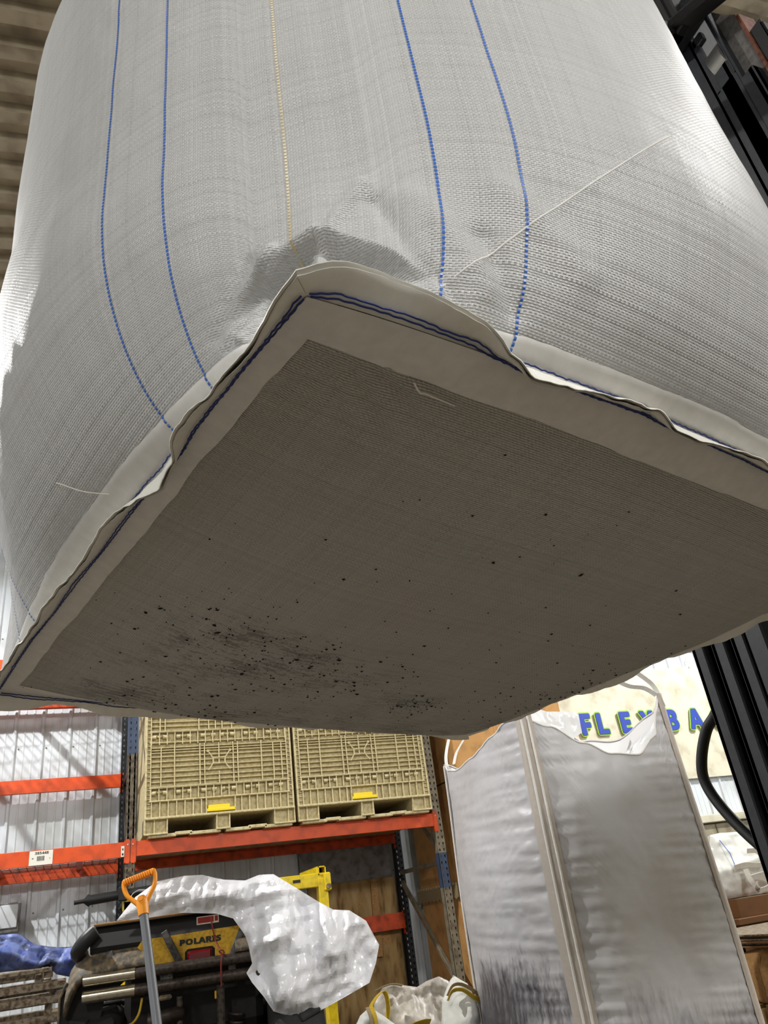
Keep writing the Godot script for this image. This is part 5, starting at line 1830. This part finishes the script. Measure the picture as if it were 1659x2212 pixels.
func wheel(t: Node3D, c: Vector3) -> void:
	var s := Shape.new()
	var pr := PackedVector2Array([Vector2(0.16, -0.10), Vector2(0.22, -0.115), Vector2(0.28, -0.11), Vector2(0.305, -0.085), Vector2(0.312, -0.04), Vector2(0.313, 0.0), Vector2(0.312, 0.04), Vector2(0.305, 0.085), Vector2(0.28, 0.11), Vector2(0.22, 0.115), Vector2(0.16, 0.10)])
	s.lathe(pr, 40, Transform3D(Basis(Vector3.UP, Vector3.RIGHT, Vector3.FORWARD), c))
	for k in 22:
		var a := TAU * k / 22.0
		for q in [-1.0, 1.0]:
			var dir := Vector3(0, cos(a + q * 0.07), sin(a + q * 0.07))
			s.box(c + dir * 0.312 + Vector3(q * 0.05, 0, 0), Vector3(0.085, 0.022, 0.035), 0.005, Basis(Vector3.RIGHT, dir, Vector3.RIGHT.cross(dir)) * Basis(Vector3.UP, q * 0.4))
	var w := obj("tyre", s.done(), mats.tyre, t)
	obj("rim", tube_mesh([c - Vector3(0.07, 0, 0), c + Vector3(0.07, 0, 0)], 0.162, 24), mats.bracket, w)

# =====================================================================  things round the rack
func build_small_things() -> void:
	# shovel: leans back on the quad bike's rack
	var top := P(0.2405, 1.365, -3.49)
	var foot := Vector3(0.36, 0.02, -3.03)
	var ax := (top - foot).normalized()
	var right := Vector3(0.92, 0.0, 0.39)
	right = (right - ax * right.dot(ax)).normalized()
	var sb := Basis(right, ax, right.cross(ax))
	var sh := thing("shovel", "shovel with grey shaft and orange D grip leaning on the quad bike", "shovel", top, sb)
	var L := (top - foot).length()
	var shaft := Shape.new()
	shaft.tube(PackedVector3Array([Vector3(0, -0.12, 0), Vector3(0, -L + 0.30, 0)]), 0.0165, 18)
	obj("shaft", shaft.done(), mats.shaft_grey, sh)
	var g := Shape.new()
	g.tube(PackedVector3Array([Vector3(-0.060, 0.0, 0), Vector3(0.060, 0.0, 0)]), 0.0125, 14)
	for k in 13:
		var x := lerpf(-0.052, 0.052, k / 12.0)
		g.box(Vector3(x, -0.004, 0.006), Vector3(0.0042, 0.024, 0.020), 0.002)
	for q in [-1.0, 1.0]:
		g.tube(smooth_path([Vector3(0.058 * q, 0.006, 0), Vector3(0.062 * q, -0.018, 0), Vector3(0.054 * q, -0.055, 0), Vector3(0.032 * q, -0.086, 0), Vector3(0.010 * q, -0.115, 0)], 6), 0.0088, 10)
	g.tube(PackedVector3Array([Vector3(0, -0.08, 0), Vector3(0, -0.10, 0), Vector3(0, -0.14, 0), Vector3(0, -0.155, 0)]), PackedFloat32Array([0.012, 0.024, 0.021, 0.019]), 16)
	g.tube(PackedVector3Array([Vector3(0, -0.098, 0.012), Vector3(0, -0.098, 0.026)]), 0.010, 12)
	obj("grip", g.done(), mats.grip_yellow, sh)
	var bl := Shape.new()
	bl.tube(PackedVector3Array([Vector3(0, -L + 0.46, 0), Vector3(0, -L + 0.26, 0)]), PackedFloat32Array([0.019, 0.024]), 14)
	bl.extrude(PackedVector2Array([Vector2(-0.11, -L + 0.28), Vector2(0.11, -L + 0.28), Vector2(0.115, -L + 0.12), Vector2(0.06, -L + 0.02), Vector2(0, -L), Vector2(-0.06, -L + 0.02), Vector2(-0.115, -L + 0.12)]), 0.006)
	obj("blade", bl.done(), mats.shovel_steel, sh)
	# welded steel frames stacked on the left, a blue tarpaulin on top
	for k in 4:
		var y: float = [1.100, 1.028, 0.968, 0.886][k]
		var z := -4.85
		var fr := thing("steel_frame", ["topmost welded steel frame of the stack under the blue tarp, with an open box end", "second steel frame down in the stack under the blue tarp", "third steel frame down in the stack under the blue tarp", "lowest steel frame in view beside the quad bike's mud flap"][k], "steel frame", Vector3.ZERO, Basis.IDENTITY, "stacked steel frames at the left edge")
		var x1: float = [-0.085, -0.012, -0.03, -0.03][k]
		var tube := 0.034
		for dz in [0.0, -0.62]:
			obj("rail", box_mesh(P((x1 - 1.6) / 2, y - tube / 2, z + dz), Vector3(x1 + 1.6, tube * (0.62 if k == 0 else 1.0), tube), 0.003), mats.frame_steel, fr)
		obj("added_back_sheet", box_mesh(P((x1 - 1.6) / 2, y - 0.032, z - 0.645), Vector3(x1 + 1.6, 0.055, 0.006), 0.001), mats.frame_steel, fr)  # sheet added behind the rails so the gaps between frames stay dark
		for x in [-1.58, -0.8, x1 - 0.03]:
			obj("cross_rail", box_mesh(P(x, y - tube / 2, z - 0.31), Vector3(tube, tube * 0.8, 0.6), 0.003), mats.frame_steel, fr)
		if k == 0:
			var e := Shape.new()
			e.span(P(x1 - 0.038, y - 0.062, z - 0.02), P(x1 - 0.033, y - 0.01, z + 0.017))
			e.span(P(x1 - 0.003, y - 0.062, z - 0.02), P(x1 + 0.003, y - 0.005, z + 0.017))
			e.span(P(x1 - 0.038, y - 0.064, z - 0.02), P(x1 + 0.003, y - 0.058, z + 0.017))
			e.box(P(x1 - 0.012, y - 0.058, z + 0.022), Vector3(0.022, 0.012, 0.012), 0.004)
			obj("box_end", e.done(), mats.frame_steel, fr)
		# short legs down to the next frame, the lowest to the floor
		var low: float = [1.028, 0.968, 0.886, 0.30][k]
		for x in [-1.58, x1 - 0.06]:
			for dz in [-0.05, -0.57]:
				obj("leg", box_mesh(P(x, (y - tube + low) / 2, z + dz), Vector3(0.03, y - tube - low + 0.004, 0.03), 0.002), mats.frame_steel, fr)
	var tp := pillow(PackedVector2Array([Vector2(-1.2, 1.10), Vector2(-1.1, 1.25), Vector2(-0.7, 1.31), Vector2(-0.45, 1.275), Vector2(-0.33, 1.276), Vector2(-0.285, 1.272), Vector2(-0.25, 1.266), Vector2(-0.205, 1.228), Vector2(-0.165, 1.205), Vector2(-0.10, 1.188), Vector2(-0.03, 1.176), Vector2(0.04, 1.172), Vector2(0.075, 1.14), Vector2(0.06, 1.07), Vector2(0.02, 1.03), Vector2(-0.06, 1.055), Vector2(-0.10, 1.092), Vector2(-0.3, 1.10), Vector2(-0.7, 1.10)]), 0.09, 0.20, 0.011, 72, 0.15, 0.07)
	var ta := thing("tarp", "crumpled blue tarpaulin with dark brown patches heaped on the steel frames", "tarpaulin", Vector3(0, DATUM, -4.99))
	obj("sheet", tp, mats.tarp, ta)
	# yellow steel attachment behind the film bag
	var ym := thing("yellow_attachment", "yellow square tube attachment standing behind the white film bag", "machine", Vector3.ZERO)
	var zz := -5.95
	obj("top_bar", box_mesh(P(1.004, 1.400, zz), Vector3(1.39, 0.09, 0.07), 0.004), mats.machine_yellow, ym)
	obj("end_post", box_mesh(P(1.680, 0.855, zz + 0.005), Vector3(0.066, 1.11, 0.08), 0.004), mats.machine_yellow, ym)
	obj("end_post", box_mesh(P(0.343, 0.855, zz), Vector3(0.06, 1.11, 0.07), 0.004), mats.machine_yellow, ym)
	obj("inner_rail", box_mesh(P(1.004, 1.161, zz - 0.02), Vector3(1.34, 0.05, 0.05), 0.004), mats.machine_yellow, ym)
	obj("clamp", box_mesh(P(1.710, 1.382, zz + 0.04), Vector3(0.048, 0.12, 0.06), 0.008), mats.machine_yellow, ym)
	obj("pin", tube_mesh([P(1.710, 1.351, zz + 0.04), P(1.710, 1.351, zz + 0.09)], 0.018, 10), mats.frame_steel, ym)
	var sq := Shape.new()
	sq.span(P(1.650, 1.431, zz - 0.5), P(1.658, 1.489, zz + 0.04))
	sq.span(P(1.701, 1.431, zz - 0.5), P(1.709, 1.489, zz + 0.04))
	sq.span(P(1.650, 1.431, zz - 0.5), P(1.709, 1.439, zz + 0.04))
	sq.span(P(1.650, 1.481, zz - 0.5), P(1.709, 1.489, zz + 0.04))
	obj("square_tube", sq.done(), mats.machine_yellow, ym)
	obj("tube_shade_block", box_mesh(P(1.679, 1.460, zz - 0.2), Vector3(0.042, 0.042, 0.3), 0.0), mats.bin_dark, ym)  # near-black block puts the shade inside the open tube into colour
	obj("scrawl", box_mesh(P(1.488, 1.406, zz + 0.036), Vector3(0.055, 0.02, 0.002), 0.0), mats.ink, ym)
	obj("foot", box_mesh(P(1.680, 0.31, zz), Vector3(0.16, 0.02, 0.3), 0.004), mats.machine_yellow, ym)
	obj("foot", box_mesh(P(0.343, 0.31, zz), Vector3(0.16, 0.02, 0.3), 0.004), mats.machine_yellow, ym)
	# black arm with a pin that sticks out to the left of the upright
	var rod := obj("arm", tube_mesh([P(0.055, 1.437, zz + 0.09), P(0.067, 1.437, zz + 0.09), P(0.092, 1.438, zz + 0.09), P(0.104, 1.439, zz + 0.09), P(0.514, 1.465, zz + 0.02)], PackedFloat32Array([0.012, 0.015, 0.038, 0.031, 0.029]), 14), mats.mast_deep, ym)
	obj("arm_pin", tube_mesh([P(0.006, 1.433, zz + 0.09), P(0.061, 1.437, zz + 0.09)], 0.013, 10), mats.mast_deep, rod)
	obj("arm_clamp", box_mesh(P(0.306, 1.455, zz + 0.05), Vector3(0.06, 0.085, 0.1), 0.006), mats.mast_deep, rod)
	obj("pump", box_mesh(P(0.784, 1.467, zz + 0), Vector3(0.17, 0.042, 0.1), 0.01), mats.mast_deep, ym)
	# sheets leaning at the back of the right bay
	var gs := thing("grey_panel", "grey painted sheet leaning behind the rack above the plywood", "panel", P(2.42, 1.60, -7.68))
	obj("sheet", box_mesh(Vector3(0, 0, 0), Vector3(0.90, 0.34, 0.02), 0.003, Basis(Vector3.BACK, 0.015)), mats.grey_sheet, gs)
	var pw := thing("plywood_sheet", "knotted plywood sheet standing behind the low orange beam of the rack", "plywood", Vector3(2.46, 0, -7.66))
	obj("sheet", box_mesh(Vector3(0, 0.575, 0), Vector3(0.86, 1.13, 0.018), 0.002), mats.plywood, pw)
	for q in [[0.05, 0.94, 0.03], [0.28, 0.62, 0.045], [0.12, 0.40, 0.03], [-0.2, 0.7, 0.025]]:
		var kn := Shape.new()
		kn.lathe(PackedVector2Array([Vector2(0.0, 0.0008), Vector2(q[2] * 0.6, 0.0006), Vector2(q[2], 0.0)]), 14, Transform3D(Basis(Vector3.RIGHT, Vector3.BACK, Vector3.DOWN), Vector3(q[0], q[1], 0.0095)))
		obj("knot", kn.done(), mats.kraft, pw)
	obj("edge_board", box_mesh(Vector3(0.20, 0.80, 0.02), Vector3(0.07, 0.62, 0.02), 0.002, Basis(Vector3.BACK, -0.04)), mats.kraft, pw)
	# heap of used sacks with yellow straps
	var hs := Basis(Vector3(1, 0, 0), Vector3.UP, Vector3(0, 0, 1))
	var s1 := thing("sack", "empty silvery sack slumped in the middle of the heap, lifted by a yellow strap", "sack", Vector3(0, DATUM, -4.62), hs)
	obj("cloth", pillow(PackedVector2Array([Vector2(1.50, 0.35), Vector2(1.545, 0.70), Vector2(1.60, 0.768), Vector2(1.66, 0.775), Vector2(1.72, 0.762), Vector2(1.80, 0.742), Vector2(1.86, 0.762), Vector2(1.94, 0.775), Vector2(2.0, 0.74), Vector2(2.02, 0.35)]), 0.10, 0.20, 0.012, 73, 0.28, 0.06), mats.sack, s1)
	obj("hem", strap_mesh([Vector3(1.545, 0.762, 0.03), Vector3(1.60, 0.775, 0.03), Vector3(1.65, 0.778, 0.03), Vector3(1.70, 0.765, 0.04)], 0.022, 0.004, Vector3(0, 0.3, 1), 6), mats.strap_tan, s1)
	obj("strap", strap_mesh([Vector3(1.565, 0.62, 0.12), Vector3(1.58, 0.70, 0.12), Vector3(1.575, 0.752, 0.10), Vector3(1.54, 0.75, 0.11), Vector3(1.485, 0.71, 0.13), Vector3(1.465, 0.665, 0.14), Vector3(1.47, 0.62, 0.15)], 0.034, 0.004, Vector3(0.3, 0.2, 1), 8), mats.strap_yellow, s1)
	var s2 := thing("sack", "empty sack with a yellow and tan strap, lowest left of the heap", "sack", Vector3(0, DATUM, -4.36))
	obj("cloth", pillow(PackedVector2Array([Vector2(1.28, 0.35), Vector2(1.33, 0.62), Vector2(1.375, 0.685), Vector2(1.43, 0.715), Vector2(1.50, 0.665), Vector2(1.56, 0.62), Vector2(1.70, 0.60), Vector2(1.78, 0.55), Vector2(1.80, 0.35)]), 0.12, 0.15, 0.012, 74, 0.28, 0.05), mats.sack_white, s2)
	obj("strap", strap_mesh([Vector3(1.412, 0.45, 0.14), Vector3(1.415, 0.60, 0.13), Vector3(1.425, 0.68, 0.08), Vector3(1.43, 0.715, 0.02)], 0.022, 0.004, Vector3(1, 0, 0.2), 6), mats.strap_yellow, s2)
	obj("strap", strap_mesh([Vector3(1.390, 0.45, 0.14), Vector3(1.394, 0.60, 0.13), Vector3(1.405, 0.68, 0.08), Vector3(1.41, 0.715, 0.02)], 0.018, 0.004, Vector3(1, 0, 0.2), 6), mats.strap_tan, s2)
	obj("strap", strap_mesh([Vector3(1.52, 0.575, 0.14), Vector3(1.58, 0.61, 0.15), Vector3(1.65, 0.62, 0.15), Vector3(1.69, 0.615, 0.14)], 0.035, 0.004, Vector3(0, 0.8, 0.5), 6), mats.strap_yellow, s2)
	var s3 := thing("sack", "white sack edged with a yellow band, beside the standing grey bag", "sack", Vector3(0, DATUM, -4.32))
	obj("cloth", pillow(PackedVector2Array([Vector2(1.76, 0.35), Vector2(1.80, 0.60), Vector2(1.815, 0.69), Vector2(1.86, 0.745), Vector2(1.895, 0.79), Vector2(1.93, 0.765), Vector2(1.97, 0.74), Vector2(2.0, 0.66), Vector2(2.01, 0.35)]), 0.13, 0.15, 0.012, 75, 0.26, 0.05), mats.sack_white, s3)
	obj("strap", strap_mesh([Vector3(1.81, 0.69, 0.08), Vector3(1.835, 0.728, 0.10), Vector3(1.88, 0.728, 0.12), Vector3(1.93, 0.695, 0.12), Vector3(1.985, 0.665, 0.09)], 0.020, 0.004, Vector3(0, 0.7, 0.6), 8), mats.strap_yellow, s3)
	obj("strap", strap_mesh([Vector3(1.815, 0.71, 0.07), Vector3(1.845, 0.750, 0.09), Vector3(1.89, 0.750, 0.10), Vector3(1.94, 0.72, 0.11), Vector3(1.985, 0.69, 0.08)], 0.018, 0.004, Vector3(0, 0.7, 0.6), 8), mats.strap_tan, s3)
	# tall cardboard boxes right of the rack
	for k in 2:
		var b := thing("cardboard_box", ["lower tall brown cardboard box standing right of the rack upright", "upper tall brown cardboard box stacked right of the rack upright"][k], "cardboard box", Vector3(3.74, hy([0.31, 1.26][k]), -7.02))
		var h := [0.90, 1.95][k] as float
		obj("side", box_mesh(Vector3(-0.60, h / 2, 0), Vector3(0.012, h, 1.20), 0.003), mats.cardboard, b)
		obj("side", box_mesh(Vector3(0.60, h / 2, 0), Vector3(0.012, h, 1.20), 0.003), mats.cardboard, b)
		obj("front", box_mesh(Vector3(0, h / 2, 0.60), Vector3(1.21, h, 0.012), 0.003), mats.cardboard, b)
		obj("back", box_mesh(Vector3(0, h / 2, -0.60), Vector3(1.21, h, 0.012), 0.003), mats.cardboard, b)
		obj("flap", box_mesh(Vector3(0, h, 0), Vector3(1.2, 0.01, 1.2), 0.003), mats.cardboard, b)
		if k == 1:
			obj("slot", box_mesh(Vector3(-0.605, 0.86, 0.0), Vector3(0.006, 0.012, 1.2), 0.0), mats.bin_dark, b)
			for q in 3:
				obj("crease", box_mesh(Vector3(-0.16 + q * 0.035, 1.10, 0.606), Vector3(0.006, 0.9, 0.004), 0.0), mats.cardboard, b)
	# a scalloped foam strip lies between the two boxes
	var fs := Shape.new()
	var pts := PackedVector2Array([Vector2(-0.62, 0.0)])
	for k in 30:
		var x := -0.62 + 1.24 * (k + 0.5) / 30.0
		pts.push_back(Vector2(x - 0.012, 0.012 if k % 2 == 0 else 0.0))
		pts.push_back(Vector2(x + 0.012, 0.012 if k % 2 == 0 else 0.0))
	pts.push_back(Vector2(0.62, 0.0))
	pts.push_back(Vector2(0.62, 0.11))
	for k in 20:
		var x := 0.62 - 1.24 * (k + 0.5) / 20.0
		pts.push_back(Vector2(x + 0.02, 0.105))
		pts.push_back(Vector2(x, 0.128))
		pts.push_back(Vector2(x - 0.02, 0.105))
	pts.push_back(Vector2(-0.62, 0.11))
	fs.extrude(pts, 0.035, Transform3D(Basis(Vector3(0, 0, 1), Vector3.UP, Vector3(-1, 0, 0)), Vector3(3.13, hy(1.165), -7.02)))
	var fo := thing("edge_strip", "yellowish scalloped packing strip on the side of the cardboard boxes behind the upright", "packing strip")
	obj("strip", fs.done(), mats.strap_tan, fo)
	# a corrugated board on edge
	var cb := thing("cardboard_sheet", "corrugated cardboard sheet standing on edge beside the grey bag", "cardboard sheet", Vector3(3.15, 0, -6.30))
	obj("board", box_mesh(Vector3(0.42, 0.40, 0), Vector3(0.80, 0.80, 0.012), 0.002), mats.cardboard, cb)
	obj("board_edge", box_mesh(Vector3(0.012, 0.40, 0.0), Vector3(0.034, 0.804, 0.03), 0.004), mats.cardboard_edge, cb)

# =====================================================================  the shelf at the right edge
func build_right_side() -> void:
	var zc := -5.06
	var sacks := thing("white_sack", "heap of folded white sacks with loose straps on the brown tray by the low wall", "sack", Vector3(0, DATUM, zc - 0.12))
	obj("cloth", pillow(PackedVector2Array([Vector2(4.30, 0.90), Vector2(4.34, 1.18), Vector2(4.40, 1.25), Vector2(4.50, 1.262), Vector2(4.56, 1.27), Vector2(4.60, 1.345), Vector2(4.70, 1.352), Vector2(4.90, 1.345), Vector2(5.10, 1.33), Vector2(5.30, 1.28), Vector2(5.40, 1.10), Vector2(5.40, 0.90)]), 0.10, 0.25, 0.014, 81, 0.40, 0.04), mats.sack_white, sacks)
	obj("strap", strap_mesh([Vector3(4.62, 1.10, 0.13), Vector3(4.72, 1.11, 0.15), Vector3(4.85, 1.095, 0.15), Vector3(4.90, 1.14, 0.15), Vector3(4.87, 1.19, 0.14), Vector3(4.78, 1.20, 0.14)], 0.035, 0.005, Vector3(0, 0.9, 0.4), 8), mats.strap_white, sacks)
	obj("strap", strap_mesh([Vector3(4.70, 1.08, 0.15), Vector3(4.71, 1.0, 0.16), Vector3(4.74, 0.965, 0.16)], 0.04, 0.005, Vector3(1, 0, 0.3), 8), mats.strap_white, sacks)
	obj("strap", strap_mesh([Vector3(4.72, 1.02, 0.16), Vector3(4.85, 1.03, 0.16), Vector3(4.95, 1.01, 0.16), Vector3(4.88, 0.95, 0.16), Vector3(4.76, 0.93, 0.16), Vector3(4.75, 0.99, 0.16)], 0.035, 0.005, Vector3(0, 0.9, 0.4), 8), mats.strap_white, sacks)
	obj("blue_line", tube_mesh([Vector3(4.625, 1.30, 0.06), Vector3(4.63, 1.20, 0.12), Vector3(4.635, 1.10, 0.13)], 0.003, 6), mats.blue_tape, sacks)
	var tray := thing("cardboard_tray", "brown cardboard tray under the heap of white sacks", "cardboard tray", Vector3(4.95, hy(0.79), zc - 0.1))
	obj("front", box_mesh(Vector3(0, 0.055, 0.30), Vector3(1.15, 0.12, 0.012), 0.003), mats.tray_brown, tray)
	obj("bottom", box_mesh(Vector3(0, 0.005, 0), Vector3(1.15, 0.012, 0.6), 0.003), mats.tray_brown, tray)
	obj("side", box_mesh(Vector3(-0.57, 0.055, 0), Vector3(0.012, 0.12, 0.6), 0.003), mats.tray_brown, tray)
	obj("side", box_mesh(Vector3(0.57, 0.055, 0), Vector3(0.012, 0.12, 0.6), 0.003), mats.tray_brown, tray)
	var table := thing("bench", "bench that carries the brown tray at the right edge, coloured dark brown in place of shade", "table", Vector3(4.95, 0, zc - 0.1))  # dark brown here replaces the deep shade under the tray
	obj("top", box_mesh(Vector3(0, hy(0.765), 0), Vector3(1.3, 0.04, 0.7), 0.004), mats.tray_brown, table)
	for x in [-0.6, 0.6]:
		for z in [-0.3, 0.3]:
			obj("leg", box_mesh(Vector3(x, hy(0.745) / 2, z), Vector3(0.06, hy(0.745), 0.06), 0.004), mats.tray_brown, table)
	obj("shade_back_panel", box_mesh(Vector3(0, hy(0.745) / 2, -0.32), Vector3(1.3, hy(0.745) - 0.02, 0.02), 0.003), mats.tray_brown, table)  # added panel, dark colour standing in for the shaded gap below the tray
	obj("shade_end_panel", box_mesh(Vector3(-0.62, hy(0.745) / 2, 0), Vector3(0.02, hy(0.745) - 0.02, 0.62), 0.003), mats.tray_brown, table)  # added likewise, closes the gap with the same dark colour
	# paper sacks on a low pallet with flattened cartons laid over them
	var pal := thing("pallet", "low wooden pallet under the brown paper sacks", "pallet", Vector3(4.08, 0, zc + 0.90))
	for k in 6:
		obj("board", box_mesh(Vector3(0, 0.11, -0.35 + k * 0.14), Vector3(1.0, 0.02, 0.10), 0.003), mats.plywood, pal)
	for x in [-0.45, 0.0, 0.45]:
		obj("bearer", box_mesh(Vector3(x, 0.05, 0), Vector3(0.09, 0.10, 0.8), 0.003), mats.plywood, pal)
	for k in 6:
		var fl := thing("flat_carton", ["lowest flattened carton, lying straight on the paper sacks", "second flattened carton up from the paper sacks", "third flattened carton up from the paper sacks", "fourth flattened carton up, under the thin top ones", "flattened carton just under the topmost of the stack", "topmost flattened carton of the stack by the mast"][k], "carton", Vector3(4.07 + 0.02 * sin(k * 2.1), 0.395 + k * 0.0115, zc + 0.92), Basis(Vector3.UP, 0.03 * sin(k * 1.7)), "flattened cartons on the paper sacks")
		obj("sheet", box_mesh(Vector3.ZERO, Vector3(0.95, 0.010, 0.78), 0.002), mats.frame_steel if k % 2 else mats.cardboard_edge, fl)
	for k in 4:
		var sk := thing("paper_sack", ["crumpled brown paper sack at the left end of the pallet", "crumpled pale paper sack, second along the pallet", "third crumpled paper sack along the pallet", "crumpled paper sack at the far end of the pallet"][k], "paper sack", Vector3(3.70 + k * 0.26, 0.12, zc + 1.10))
		var ol := PackedVector2Array([Vector2(-0.125, 0.0), Vector2(-0.12, 0.17), Vector2(-0.06, 0.262), Vector2(0.05, 0.258), Vector2(0.115, 0.20), Vector2(0.125, 0.0)])
		obj("paper", pillow(ol, 0.08, 0.5, 0.014, 90 + k, 0.16, 0.05), mats.kraft if k != 1 else mats.cardboard, sk)
